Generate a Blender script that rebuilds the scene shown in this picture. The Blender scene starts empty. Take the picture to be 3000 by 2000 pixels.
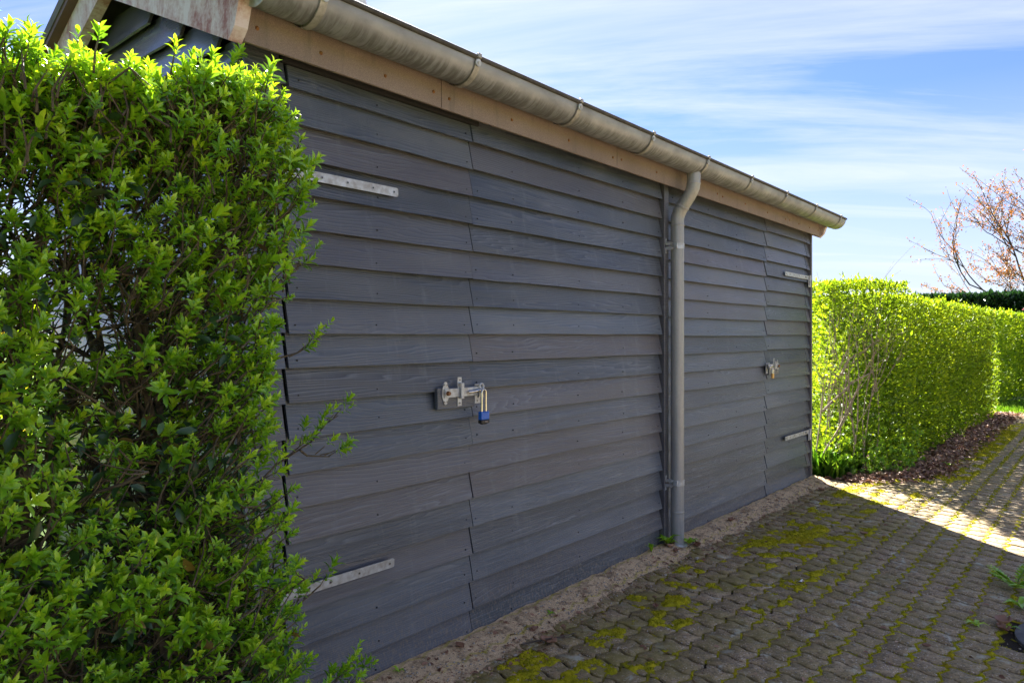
import bpy, math, random
import numpy as np
from mathutils import Vector, Matrix
random.seed(7); rng = np.random.default_rng(7)
scene = bpy.context.scene
COL = scene.collection

# ------------------------------------------------------------------ camera
ALPHA = math.atan(1762.0 / 2080.0)        # angle between the view axis and the shed front (+X)
cam = bpy.data.cameras.new('camera'); camo = bpy.data.objects.new('camera', cam); COL.objects.link(camo)
cam.sensor_width = 36.0; cam.lens = 36.0 * 2080.0 / 3000.0
cam.shift_y = -0.005; cam.clip_start = 0.05; cam.clip_end = 3000
camo.location = (0, 0, 1.35); camo.rotation_euler = (math.pi / 2, 0, ALPHA - math.pi / 2)
scene.camera = camo

# ------------------------------------------------------------------ sky and sun
SUN_EL = math.radians(38.0)
SUN_AZ = Vector((0.68, 0.73, 0)).normalized()
w = bpy.data.worlds.new('World'); scene.world = w; w.use_nodes = True
nt = w.node_tree; nt.nodes.clear()
def N(t, typ, **kw):
    n = t.nodes.new(typ)
    for k, v in kw.items(): setattr(n, k, v)
    return n
sky = N(nt, 'ShaderNodeTexSky', sky_type='NISHITA', sun_disc=False)
sky.sun_elevation = SUN_EL; sky.sun_rotation = math.atan2(SUN_AZ.x, SUN_AZ.y)
sky.air_density = 1.0; sky.dust_density = 0.3; sky.ozone_density = 2.0; sky.altitude = 0
tc = N(nt, 'ShaderNodeTexCoord'); sep = N(nt, 'ShaderNodeSeparateXYZ')
nt.links.new(tc.outputs['Generated'], sep.inputs[0])
zz = N(nt, 'ShaderNodeMath', operation='MAXIMUM'); zz.inputs[1].default_value = 0.0
nt.links.new(sep.outputs[2], zz.inputs[0])
za = N(nt, 'ShaderNodeMath', operation='ADD'); za.inputs[1].default_value = 0.14
nt.links.new(zz.outputs[0], za.inputs[0])
dx = N(nt, 'ShaderNodeMath', operation='DIVIDE'); dy = N(nt, 'ShaderNodeMath', operation='DIVIDE')
nt.links.new(sep.outputs[0], dx.inputs[0]); nt.links.new(za.outputs[0], dx.inputs[1])
nt.links.new(sep.outputs[1], dy.inputs[0]); nt.links.new(za.outputs[0], dy.inputs[1])
cmb = N(nt, 'ShaderNodeCombineXYZ'); nt.links.new(dx.outputs[0], cmb.inputs[0]); nt.links.new(dy.outputs[0], cmb.inputs[1])
mr = N(nt, 'ShaderNodeMapping'); mr.inputs['Rotation'].default_value = (0, 0, math.radians(58)); mp = N(nt, 'ShaderNodeMapping'); mp.inputs['Scale'].default_value = (0.30, 1.5, 1); mp.inputs['Location'].default_value = (1.3, 0.35, 0)
nt.links.new(cmb.outputs[0], mr.inputs[0]); nt.links.new(mr.outputs[0], mp.inputs[0])
n1 = N(nt, 'ShaderNodeTexNoise'); n1.inputs['Scale'].default_value = 1.1; n1.inputs['Detail'].default_value = 10; n1.inputs['Roughness'].default_value = 0.62; n1.inputs['Distortion'].default_value = 1.1
nt.links.new(mp.outputs[0], n1.inputs['Vector'])
rp = N(nt, 'ShaderNodeValToRGB'); rp.color_ramp.elements[0].position = 0.42; rp.color_ramp.elements[0].color = (0.08, 0.08, 0.08, 1)
rp.color_ramp.elements[1].position = 0.74; rp.color_ramp.elements[1].color = (0.75, 0.75, 0.75, 1)
nt.links.new(n1.outputs[0], rp.inputs[0])
mixc = N(nt, 'ShaderNodeMix', data_type='RGBA')
tint = N(nt, 'ShaderNodeMix', data_type='RGBA', blend_type='MULTIPLY'); tint.inputs[0].default_value = 1.0
nt.links.new(sky.outputs[0], tint.inputs[6]); tint.inputs[7].default_value = (0.135, 0.188, 0.32, 1)
hz = N(nt, 'ShaderNodeValToRGB'); hz.color_ramp.elements[0].position = 0.0; hz.color_ramp.elements[0].color = (0.9, 0.9, 0.9, 1); hz.color_ramp.elements[1].position = 0.30; hz.color_ramp.elements[1].color = (0, 0, 0, 1)
nt.links.new(zz.outputs[0], hz.inputs[0]); hm = N(nt, 'ShaderNodeMix', data_type='RGBA'); nt.links.new(hz.outputs[0], hm.inputs[0]); nt.links.new(tint.outputs[2], hm.inputs[6]); hm.inputs[7].default_value = (1.60, 1.68, 1.92, 1)
nt.links.new(rp.outputs[0], mixc.inputs[0]); nt.links.new(hm.outputs[2], mixc.inputs[6]); mixc.inputs[7].default_value = (1.88, 1.96, 2.2, 1)
bg = N(nt, 'ShaderNodeBackground'); bg.inputs['Strength'].default_value = 0.056
nt.links.new(mixc.outputs[2], bg.inputs[0])
wo = N(nt, 'ShaderNodeOutputWorld'); nt.links.new(bg.outputs[0], wo.inputs[0])

sun = bpy.data.lights.new('sun', 'SUN'); sun.energy = 3.2; sun.angle = math.radians(0.55); sun.color = (1.0, 0.95, 0.88)
suno = bpy.data.objects.new('sun', sun); COL.objects.link(suno)
sdir = Vector((SUN_AZ.x * math.cos(SUN_EL), SUN_AZ.y * math.cos(SUN_EL), math.sin(SUN_EL)))
suno.rotation_euler = sdir.to_track_quat('Z', 'Y').to_euler(); suno.location = sdir * 30

scene.view_settings.view_transform = 'Standard'; scene.view_settings.look = 'None'
scene.view_settings.exposure = 3.38; scene.view_settings.gamma = 1.0; scene.view_settings.use_curve_mapping = False
scene.render.engine = 'CYCLES'
scene.cycles.max_bounces = 7; scene.cycles.diffuse_bounces = 4; scene.cycles.transmission_bounces = 4

# ------------------------------------------------------------------ mesh helpers
def vnoise(x, y, seed=0):
    r = np.random.default_rng(seed + 1000).random((256, 256))
    xi = np.floor(x).astype(int); yi = np.floor(y).astype(int); fx = x - xi; fy = y - yi
    fx = fx * fx * (3 - 2 * fx); fy = fy * fy * (3 - 2 * fy)
    a = r[xi % 256, yi % 256]; b = r[(xi + 1) % 256, yi % 256]; c = r[xi % 256, (yi + 1) % 256]; d = r[(xi + 1) % 256, (yi + 1) % 256]
    return (a * (1 - fx) + b * fx) * (1 - fy) + (c * (1 - fx) + d * fx) * fy
def fbm(x, y, seed=0, o=4):
    s = 0; a = 0.5; t = 0
    for k in range(o):
        s = s + a * vnoise(x * 2 ** k + 17.3 * k, y * 2 ** k + 5.1 * k, seed + k); t += a; a *= 0.55
    return s / t
def sstep(a, b, x):
    t = np.clip((x - a) / (b - a), 0, 1); return t * t * (3 - 2 * t)

def fast_mesh(name, v, f, attrs=None, smooth=False):
    v = np.asarray(v, dtype=np.float32).reshape(-1, 3); f = np.asarray(f, dtype=np.int32)
    me = bpy.data.meshes.new(name); k = f.shape[1]
    me.vertices.add(len(v)); me.vertices.foreach_set('co', v.ravel())
    me.loops.add(f.size); me.loops.foreach_set('vertex_index', f.ravel())
    me.polygons.add(len(f)); me.polygons.foreach_set('loop_start', np.arange(0, f.size, k, dtype=np.int32))
    me.update(calc_edges=True)
    if smooth: me.polygons.foreach_set('use_smooth', np.ones(len(f), dtype=bool))
    for an, av in (attrs or {}).items():
        a = me.attributes.new(an, 'FLOAT', 'POINT'); a.data.foreach_set('value', np.asarray(av, dtype=np.float32))
    return me

def link(name, me, mat=None, parent=None, kind=None, label=None, cat=None, group=None):
    o = bpy.data.objects.new(name, me); COL.objects.link(o)
    if mat is not None and me is not None and not me.materials: me.materials.append(mat)
    if parent is not None: o.parent = parent; o.matrix_parent_inverse = Matrix.Translation(parent.matrix_world.translation).inverted() if parent.type == 'EMPTY' else Matrix()
    tag(o, kind, label, cat, group)
    return o
def tag(o, kind=None, label=None, cat=None, group=None):
    if kind: o['kind'] = kind
    if label: o['label'] = label
    if cat: o['category'] = cat
    if group: o['group'] = group
def empty(name, loc, label, cat, group=None):
    o = bpy.data.objects.new(name, None); COL.objects.link(o); o.location = loc; o.matrix_world = Matrix.Translation(Vector(loc)); o.empty_display_size = 0.2
    tag(o, None, label, cat, group); return o

class MB:
    def __init__(s): s.v = []; s.f = []
    def add(s, v, f):
        b = len(s.v); s.v += [tuple(p) for p in v]; s.f += [tuple(i + b for i in q) for q in f]; return s
    def box(s, x0, x1, y0, y1, z0, z1, c=0.0):
        if c <= 0:
            v = [(x, y, z) for x in (x0, x1) for y in (y0, y1) for z in (z0, z1)]
            return s.add(v, [(0, 1, 3, 2), (4, 6, 7, 5), (0, 4, 5, 1), (2, 3, 7, 6), (0, 2, 6, 4), (1, 5, 7, 3)])
        v = []; idx = {}
        for ix, (x, sx) in enumerate(((x0, 1), (x1, -1))):
            for iy, (y, sy) in enumerate(((y0, 1), (y1, -1))):
                for iz, (z, sz) in enumerate(((z0, 1), (z1, -1))):
                    for ax in range(3):
                        p = [x + sx * c, y + sy * c, z + sz * c]; p[ax] = (x, y, z)[ax]
                        idx[(ix, iy, iz, ax)] = len(v); v.append(tuple(p))
        f = []
        I = idx
        for ax in range(3):
            o1, o2 = [a for a in range(3) if a != ax]
            for sd in (0, 1):
                q = []
                for a, b in ((0, 0), (1, 0), (1, 1), (0, 1)):
                    k = [0, 0, 0]; k[ax] = sd; k[o1] = a; k[o2] = b; q.append(I[(*k, ax)])
                f.append(tuple(q))
        for ax in range(3):
            o1, o2 = [a for a in range(3) if a != ax]
            for a in (0, 1):
                for b in (0, 1):
                    k0 = [0, 0, 0]; k0[o1] = a; k0[o2] = b; k1 = list(k0); k1[ax] = 1
                    f.append((I[(*k0, o1)], I[(*k1, o1)], I[(*k1, o2)], I[(*k0, o2)]))
        for a in (0, 1):
            for b in (0, 1):
                for d in (0, 1): f.append(tuple(I[(a, b, d, k)] for k in range(3)))
        return s.add(v, f)
    def tube(s, pts, rad, n=6, cap=True):
        pts = [Vector(p) for p in pts]; rad = rad if hasattr(rad, '__len__') else [rad] * len(pts)
        b = len(s.v); ref = None
        for i, p in enumerate(pts):
            d = (pts[min(i + 1, len(pts) - 1)] - pts[max(i - 1, 0)]); d = d.normalized() if d.length > 1e-9 else Vector((0, 0, 1))
            if ref is None: ref = Vector((0, 0, 1)) if abs(d.z) < 0.9 else Vector((1, 0, 0))
            u = (ref - d * ref.dot(d)); u = u.normalized() if u.length > 1e-6 else d.orthogonal().normalized(); ref = u; q = d.cross(u)
            for k in range(n):
                a = 2 * math.pi * k / n; s.v.append(tuple(p + (u * math.cos(a) + q * math.sin(a)) * rad[i]))
        for i in range(len(pts) - 1):
            for k in range(n):
                k2 = (k + 1) % n; s.f.append((b + i * n + k, b + i * n + k2, b + (i + 1) * n + k2, b + (i + 1) * n + k))
        if cap:
            s.f.append(tuple(b + k for k in range(n))[::-1]); s.f.append(tuple(b + (len(pts) - 1) * n + k for k in range(n)))
        return s
    def prism(s, poly, axis, a0, a1):       # 2-D outline pushed along an axis (outline in the other two)
        n = len(poly); v = []
        for a in (a0, a1):
            for p in poly:
                q = list(p); q.insert(axis, a); v.append(tuple(q))
        f = [tuple(range(n))[::-1], tuple(range(n, 2 * n))] + [(i, (i + 1) % n, n + (i + 1) % n, n + i) for i in range(n)]
        return s.add(v, f)
    def mesh(s, name='m', smooth=False):
        me = bpy.data.meshes.new(name); me.from_pydata(s.v, [], s.f); me.update()
        if smooth: me.polygons.foreach_set('use_smooth', np.ones(len(me.polygons), dtype=bool))
        import bmesh
        bm = bmesh.new(); bm.from_mesh(me); bmesh.ops.recalc_face_normals(bm, faces=bm.faces); bm.to_mesh(me); bm.free()
        return me
    def obj(s, name, mat, parent=None, smooth=False, **kw): return link(name, s.mesh(name, smooth), mat, parent, **kw)

def ngon(cx, cy, r, n, a0=0): return [(cx + r * math.cos(a0 + 2 * math.pi * k / n), cy + r * math.sin(a0 + 2 * math.pi * k / n)) for k in range(n)]

# ------------------------------------------------------------------ materials
def newmat(name):
    m = bpy.data.materials.new(name); m.use_nodes = True; t = m.node_tree; t.nodes.clear()
    out = N(t, 'ShaderNodeOutputMaterial'); b = N(t, 'ShaderNodeBsdfPrincipled'); t.links.new(b.outputs[0], out.inputs[0])
    return m, t, b, out
def noise(t, vec, scale, detail=4, rough=0.55, dist=0.0):
    n = N(t, 'ShaderNodeTexNoise'); n.inputs['Scale'].default_value = scale; n.inputs['Detail'].default_value = detail; n.inputs['Roughness'].default_value = rough; n.inputs['Distortion'].default_value = dist
    if vec is not None: t.links.new(vec, n.inputs['Vector'])
    return n.outputs[0]
def ramp(t, fac, stops, interp='LINEAR'):
    r = N(t, 'ShaderNodeValToRGB'); r.color_ramp.interpolation = interp; e = r.color_ramp.elements
    while len(e) < len(stops): e.new(0.5)
    for k, (p, c) in enumerate(stops):
        e[k].position = p; e[k].color = (c if hasattr(c, '__len__') else (c, c, c)) + (1,) if hasattr(c, '__len__') else (c, c, c, 1)
    t.links.new(fac, r.inputs[0]); return r.outputs[0]
def mix(t, fac, a, b, blend='MIX'):
    n = N(t, 'ShaderNodeMix', data_type='RGBA', blend_type=blend)
    for i, x in ((0, fac), (6, a), (7, b)):
        if hasattr(x, 'is_linked') or hasattr(x, 'links'): t.links.new(x, n.inputs[i])
        else: n.inputs[i].default_value = x if i == 0 else (tuple(x) + (1,) if len(x) == 3 else x)
    return n.outputs[2]
def mth(t, op, a, b=None):
    n = N(t, 'ShaderNodeMath', operation=op)
    for i, x in ((0, a), (1, b)):
        if x is None: continue
        if hasattr(x, 'links'): t.links.new(x, n.inputs[i])
        else: n.inputs[i].default_value = x
    return n.outputs[0]
def pos(t, scale=(1, 1, 1), rot=(0, 0, 0), off=None):
    g = N(t, 'ShaderNodeNewGeometry'); m = N(t, 'ShaderNodeMapping'); m.inputs['Scale'].default_value = scale; m.inputs['Rotation'].default_value = rot
    src = g.outputs['Position']
    if off is not None:
        a = N(t, 'ShaderNodeVectorMath', operation='ADD'); t.links.new(src, a.inputs[0]); t.links.new(off, a.inputs[1]); src = a.outputs[0]
    t.links.new(src, m.inputs[0]); return m.outputs[0]
def bump(t, b, h, strength, dist):
    n = N(t, 'ShaderNodeBump'); n.inputs['Strength'].default_value = strength; n.inputs['Distance'].default_value = dist
    t.links.new(h, n.inputs['Height']); t.links.new(n.outputs[0], b.inputs['Normal'])
def attr(t, name):
    a = N(t, 'ShaderNodeAttribute'); a.attribute_name = name; return a.outputs['Fac']
def randoff(t, k=37.0):
    oi = N(t, 'ShaderNodeObjectInfo'); c = N(t, 'ShaderNodeCombineXYZ')
    a = mth(t, 'MULTIPLY', oi.outputs['Random'], k); b_ = mth(t, 'MULTIPLY', oi.outputs['Random'], k * 3.7); d = mth(t, 'MULTIPLY', oi.outputs['Random'], k * 7.1)
    for i, x in enumerate((a, b_, d)): t.links.new(x, c.inputs[i])
    return c.outputs[0], oi.outputs['Random']

def wood_mat(name, axis, r0=0.34, r1=0.50, sp_=0.65):      # axis: board length along X or Y
    m, t, b, out = newmat(name); off, rnd = randoff(t)
    sc = (0.10, 1, 1) if axis == 'X' else (1, 0.10, 1)
    p = pos(t, sc, off=off)
    fig = noise(t, p, 4.0, 4, 0.55, 0.5)                       # slow figure that bends the growth rings
    sepz = N(t, 'ShaderNodeSeparateXYZ'); t.links.new(p, sepz.inputs[0])
    field = mth(t, 'ADD', mth(t, 'MULTIPLY', sepz.outputs[2], 92.0), mth(t, 'MULTIPLY', fig, 22.0))
    rings = mth(t, 'FRACT', field)
    ringl = ramp(t, rings, [(0.0, 0.15), (0.55, 0.45), (0.78, 1.0), (0.92, 0.0), (1.0, 0.15)])
    sf = (0.5, 9, 60) if axis == 'X' else (9, 0.5, 60)
    fine = noise(t, pos(t, sf, off=off), 7.0, 4, 0.65)
    saw = noise(t, pos(t, (60, 60, 6) , off=off), 6.0, 3, 0.6)    # rough-sawn cross marks
    blot = noise(t, pos(t, (0.5, 0.5, 1.2), off=off), 3.0, 5, 0.6)
    c = ramp(t, blot, [(0.25, (0.033, 0.047, 0.070)), (0.5, (0.070, 0.090, 0.119)), (0.78, (0.158, 0.170, 0.184))])
    tone = mth(t, 'ADD', mth(t, 'MULTIPLY', rnd, 0.72), 0.28)
    c = mix(t, 1.0, c, ramp(t, tone, [(0.0, 0.0), (1.0, 1.0)]), 'MULTIPLY')
    wnn = N(t, 'ShaderNodeTexWhiteNoise'); wnn.noise_dimensions = '1D'; t.links.new(rnd, wnn.inputs['W'])
    c = mix(t, ramp(t, wnn.outputs['Value'], [(0.45, 0.0), (1.0, 0.7)]), c, (0.098, 0.080, 0.080))
    vis_ = mth(t, 'MULTIPLY', ramp(t, noise(t, pos(t, (0.6, 0.6, 2.0), off=off), 2.6, 3, 0.5), [(0.35, 0.3), (0.65, 1.0)]), 0.8)
    c = mix(t, mth(t, 'MULTIPLY', ringl, vis_), c, (0.165, 0.178, 0.198))
    c = mix(t, mth(t, 'MULTIPLY', ramp(t, fine, [(0.5, 0.0), (0.8, 1.0)]), 0.35), c, (0.03, 0.03, 0.035))
    # splashed soil on the lowest boards (dried mud)
    gz = N(t, 'ShaderNodeNewGeometry'); sz = N(t, 'ShaderNodeSeparateXYZ'); t.links.new(gz.outputs['Position'], sz.inputs[0])
    low = ramp(t, sz.outputs[2], [(0.0, 1.0), (0.38, 0.0)])
    spl = ramp(t, noise(t, pos(t, (1, 1, 0.35)), 130.0, 2, 0.7), [(0.50, 0.0), (0.68, 1.0)])
    c = mix(t, mth(t, 'MULTIPLY', low, spl), c, (0.21, 0.165, 0.115))
    drip = ramp(t, noise(t, pos(t, (9, 9, 0.5)), 2.4, 5, 0.65), [(0.56, 0.0), (0.74, 0.35)])
    c = mix(t, drip, c, (0.165, 0.178, 0.19))
    t.links.new(c, b.inputs['Base Color'])
    rr = ramp(t, blot, [(0.3, r0), (0.7, r1)]); t.links.new(rr, b.inputs['Roughness'])
    b.inputs['Specular IOR Level'].default_value = sp_
    b.inputs['Coat Weight'].default_value = 0.15 if r0 > .3 else 1.0; b.inputs['Coat Roughness'].default_value = 0.35 if r0 > .3 else 0.16
    hgt = mth(t, 'ADD', mth(t, 'MULTIPLY', ringl, 0.55), mth(t, 'ADD', mth(t, 'MULTIPLY', fine, 0.6), mth(t, 'MULTIPLY', saw, 0.35)))
    bump(t, b, hgt, 0.8, 0.0020)
    return m
M = {}
M['wood'] = wood_mat('stained_wood', 'X'); M['wood_gable'] = wood_mat('stained_wood_gable', 'Y', 0.24, 0.38, 0.9)

def plain(name, col, rough=0.6, metal=0.0, spec=0.5, var=0.0, scale=20.0, col2=None, bmp=0.0, bscale=80.0, bd=0.002):
    m, t, b, out = newmat(name); b.inputs['Roughness'].default_value = rough; b.inputs['Metallic'].default_value = metal; b.inputs['Specular IOR Level'].default_value = spec
    if var > 0 or col2:
        n = noise(t, pos(t), scale, 5, 0.6); c2 = col2 or tuple(x * (1 - var) for x in col)
        t.links.new(ramp(t, n, [(0.35, c2), (0.65, col)]), b.inputs['Base Color'])
    else: b.inputs['Base Color'].default_value = col + (1,)
    if bmp > 0: bump(t, b, noise(t, pos(t), bscale, 4, 0.6), bmp, bd)
    return m
M['dark'] = plain('black_gap', (0.012, 0.012, 0.014), 0.8)
M['galv'] = plain('galvanised_steel', (0.53, 0.56, 0.58), 0.5, 0.45, var=0.22, scale=34, col2=(0.33, 0.32, 0.30), bmp=0.15, bscale=200, bd=0.0005)
M['steel'] = plain('polished_steel', (0.68, 0.64, 0.58), 0.22, 1.0)
M['screw'] = plain('screw_steel', (0.33, 0.33, 0.32), 0.4, 0.8)
M['rust'] = plain('rusty_bolt', (0.30, 0.13, 0.04), 0.7, 0.2, var=0.5, scale=200)
M['blue'] = plain('blue_enamel', (0.006, 0.11, 0.50), 0.38)
M['blackp'] = plain('black_plastic', (0.015, 0.013, 0.014), 0.45)
M['brass'] = plain('brass', (0.62, 0.36, 0.13), 0.35, 0.85)
M['print'] = plain('pale_print', (0.55, 0.42, 0.36), 0.6)
M['roof'] = plain('roof_sheet', (0.13, 0.12, 0.115), 0.8, var=0.35, scale=6, bmp=0.3)
M['rake'] = plain('brown_rake_trim', (0.13, 0.075, 0.055), 0.6, var=0.3, scale=10)

def zinc_mat():
    m, t, b, out = newmat('weathered_zinc')
    st = noise(t, pos(t, (22, 3, 3)), 2.2, 5, 0.6, 0.8)
    cl = noise(t, pos(t, (2, 4, 4)), 3.0, 5, 0.6)
    c = ramp(t, cl, [(0.3, (0.215, 0.222, 0.236)), (0.55, (0.285, 0.295, 0.315)), (0.75, (0.355, 0.368, 0.39))])
    g = N(t, 'ShaderNodeNewGeometry'); s = N(t, 'ShaderNodeSeparateXYZ'); t.links.new(g.outputs['Position'], s.inputs[0])
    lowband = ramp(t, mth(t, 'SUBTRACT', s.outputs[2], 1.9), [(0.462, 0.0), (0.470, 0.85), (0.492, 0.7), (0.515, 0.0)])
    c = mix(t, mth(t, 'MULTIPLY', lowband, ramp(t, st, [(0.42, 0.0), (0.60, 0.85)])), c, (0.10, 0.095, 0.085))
    t.links.new(c, b.inputs['Base Color']); b.inputs['Metallic'].default_value = 0.35
    t.links.new(ramp(t, cl, [(0.3, 0.62), (0.7, 0.42)]), b.inputs['Roughness'])
    bump(t, b, mth(t, 'ADD', st, cl), 0.25, 0.002); return m
M['zinc'] = zinc_mat(); M['strap'] = plain('zinc_strap', (0.40, 0.385, 0.355), 0.5, 0.3, var=0.35, scale=40); M['bead'] = plain('shade_darkened_bead', (0.09, 0.085, 0.08), 0.75, 0.0, spec=0.25, var=0.4, scale=25)  # bead colour darkened so its sunlit top reads as shaded
def pipe_mat():
    m, t, b, out = newmat('grey_downpipe')
    st = noise(t, pos(t, (14, 14, 0.8)), 3.0, 5, 0.65); cl = noise(t, pos(t), 70, 4, 0.7)
    c = ramp(t, st, [(0.3, (0.27, 0.27, 0.26)), (0.6, (0.36, 0.355, 0.335)), (0.8, (0.42, 0.37, 0.31))])
    c = mix(t, ramp(t, cl, [(0.5, 0.0), (0.75, 0.35)]), c, (0.20, 0.19, 0.17))
    t.links.new(c, b.inputs['Base Color']); b.inputs['Metallic'].default_value = 0.25; b.inputs['Roughness'].default_value = 0.45
    bump(t, b, st, 0.12, 0.001); return m
M['pipe'] = pipe_mat()
def fascia_mat():
    m, t, b, out = newmat('bounce_tinted_cement')  # grey fibre cement with the brown of bounced light put into its colour
    sp = noise(t, pos(t), 260, 3, 0.8); cl = noise(t, pos(t, (1, 1, 1)), 2.6, 5, 0.6)
    c = ramp(t, cl, [(0.3, (0.225, 0.172, 0.148)), (0.7, (0.315, 0.25, 0.218))])
    c = mix(t, ramp(t, sp, [(0.42, 0.55), (0.6, 0.0)]), c, (0.13, 0.10, 0.08))
    c = mix(t, ramp(t, noise(t, pos(t, (7, 7, 0.8)), 1.6, 6, 0.7), [(0.55, 0.0), (0.72, 0.7)]), c, (0.11, 0.10, 0.085))
    t.links.new(c, b.inputs['Base Color']); b.inputs['Roughness'].default_value = 0.75; bump(t, b, sp, 0.2, 0.001); return m
M['fascia'] = fascia_mat()
def barge_mat():
    m, t, b, out = newmat('stained_bargeboard')
    cl = noise(t, pos(t, (1, 3.0, 1.2)), 3.2, 6, 0.65, 0.4); sp = noise(t, pos(t), 55, 5, 0.75)
    s = mth(t, 'ADD', mth(t, 'MULTIPLY', cl, 0.75), mth(t, 'MULTIPLY', sp, 0.30))
    c = ramp(t, s, [(0.45, (0.64, 0.56, 0.56)), (0.54, (0.50, 0.36, 0.34)), (0.63, (0.30, 0.12, 0.10))])
    t.links.new(c, b.inputs['Base Color']); b.inputs['Roughness'].default_value = 0.65; bump(t, b, sp, 0.15, 0.001); return m
M['barge'] = barge_mat()

def paver_mat():
    m, t, b, out = newmat('mossy_concrete_paver')
    oi = N(t, 'ShaderNodeObjectInfo'); p = pos(t)
    cl = noise(t, p, 5.0, 5, 0.6); ag = N(t, 'ShaderNodeTexVoronoi'); ag.inputs['Scale'].default_value = 150.0; t.links.new(p, ag.inputs['Vector'])
    wn = N(t, 'ShaderNodeTexWhiteNoise'); wn.noise_dimensions = '3D'; t.links.new(ag.outputs['Position'], wn.inputs['Vector'])
    c = ramp(t, cl, [(0.28, (0.225, 0.152, 0.076)), (0.52, (0.37, 0.256, 0.133)), (0.76, (0.53, 0.38, 0.21))])
    peb = mth(t, 'MULTIPLY', ramp(t, wn.outputs['Value'], [(0.80, 0.0), (0.86, 1.0)]), ramp(t, ag.outputs['Distance'], [(0.30, 1.0), (0.48, 0.0)]))
    c = mix(t, mth(t, 'MULTIPLY', peb, 0.85), c, (0.72, 0.64, 0.54))
    pit = ramp(t, wn.outputs['Value'], [(0.10, 1.0), (0.16, 0.0)])
    c = mix(t, mth(t, 'MULTIPLY', pit, 0.6), c, (0.04, 0.037, 0.033))
    c = mix(t, ramp(t, noise(t, p, 26, 6, 0.75), [(0.38, 0.7), (0.54, 0.0)]), c, (0.11, 0.085, 0.056))
    lich = ramp(t, noise(t, pos(t, (1.0, 1.0, 1)), 8.5, 6, 0.66, 0.6), [(0.575, 0.0), (0.66, 0.75)])
    c = mix(t, lich, c, (0.52, 0.51, 0.40))
    # thin green film along the shaded hedge and wall side
    g = N(t, 'ShaderNodeNewGeometry'); s = N(t, 'ShaderNodeSeparateXYZ'); t.links.new(g.outputs['Position'], s.inputs[0])
    band = ramp(t, mth(t, 'MULTIPLY', s.outputs[1], 0.5), [(0.05, 0.25), (0.55, 0.6), (0.80, 1.0)])
    film = mth(t, 'MULTIPLY', band, ramp(t, noise(t, p, 3.6, 6, 0.72), [(0.40, 0.0), (0.60, 1.0)]))
    c = mix(t, mth(t, 'MULTIPLY', film, 0.8), c, (0.215, 0.172, 0.032))
    t.links.new(c, b.inputs['Base Color']); b.inputs['Roughness'].default_value = 0.82
    hh = mth(t, 'ADD', noise(t, p, 160, 4, 0.7), mth(t, 'MULTIPLY', ag.outputs['Distance'], 0.6)); bump(t, b, hh, 0.5, 0.0025); return m
M['paver'] = paver_mat()
def fill_mat():
    m, t, b, out = newmat('joint_soil_moss')
    ms = attr(t, 'moss'); sd = attr(t, 'sand'); p = pos(t)
    gr = noise(t, p, 330, 3, 0.8); cl = noise(t, p, 22, 4, 0.6); big = noise(t, p, 3.0, 3, 0.6)
    soil = ramp(t, gr, [(0.3, (0.012, 0.009, 0.006)), (0.7, (0.048, 0.035, 0.022))])
    sand = ramp(t, gr, [(0.32, (0.36, 0.235, 0.125)), (0.5, (0.68, 0.48, 0.275)), (0.68, (0.84, 0.64, 0.41))])
    sand = mix(t, ramp(t, noise(t, p, 14, 6, 0.75), [(0.34, 0.9), (0.50, 0.0)]), sand, (0.13, 0.088, 0.052))
    moss = ramp(t, cl, [(0.25, (0.17, 0.16, 0.008)), (0.5, (0.40, 0.35, 0.010)), (0.75, (0.62, 0.48, 0.015))])
    moss = mix(t, ramp(t, big, [(0.58, 0.0), (0.70, 0.6)]), moss, (0.26, 0.13, 0.012))
    c = mix(t, sd, soil, sand); c = mix(t, ramp(t, ms, [(0.25, 0.0), (0.5, 1.0)]), c, moss)
    t.links.new(c, b.inputs['Base Color']); b.inputs['Roughness'].default_value = 0.95; b.inputs['Specular IOR Level'].default_value = 0.2
    bump(t, b, mth(t, 'ADD', gr, cl), 0.9, 0.004); return m
M['fill'] = fill_mat()

def leaf_mat(name, stops, trans, rough=0.38, tw=0.45, spec=0.5):
    m, t, b, out = newmat(name); r = attr(t, 'rnd')
    c = ramp(t, r, stops); t.links.new(c, b.inputs['Base Color']); b.inputs['Roughness'].default_value = rough; b.inputs['Specular IOR Level'].default_value = spec
    tr = N(t, 'ShaderNodeBsdfTranslucent'); c2 = ramp(t, r, [(p, tuple(min(1, x * k) for x, k in zip(cc, trans))) for p, cc in stops]); t.links.new(c2, tr.inputs[0])
    mx = N(t, 'ShaderNodeMixShader'); mx.inputs[0].default_value = tw; t.links.new(b.outputs[0], mx.inputs[1]); t.links.new(tr.outputs[0], mx.inputs[2]); t.links.new(mx.outputs[0], out.inputs[0])
    return m
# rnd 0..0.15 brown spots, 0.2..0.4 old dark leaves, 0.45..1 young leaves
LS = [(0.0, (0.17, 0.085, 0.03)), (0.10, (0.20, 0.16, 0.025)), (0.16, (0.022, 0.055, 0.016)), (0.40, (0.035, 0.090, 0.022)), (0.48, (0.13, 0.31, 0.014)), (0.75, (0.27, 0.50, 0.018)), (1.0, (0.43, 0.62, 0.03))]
M['leaf'] = leaf_mat('privet_leaf', LS, (1.8, 1.5, 0.9), rough=0.32, tw=0.27, spec=0.6)
LS2 = [(0.0, (0.13, 0.075, 0.03)), (0.14, (0.065, 0.115, 0.010)), (0.5, (0.15, 0.27, 0.012)), (1.0, (0.29, 0.40, 0.018))]
M['leaf_far'] = leaf_mat('hedge_leaf', LS2, (1.9, 1.6, 0.8), tw=0.42, rough=0.5, spec=0.25)
M['leaf_dark'] = leaf_mat('ivy_leaf', [(0, (0.012, 0.035, 0.012)), (1, (0.035, 0.085, 0.025))], (1.3, 1.6, 0.8), rough=0.25, tw=0.2)
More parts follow.
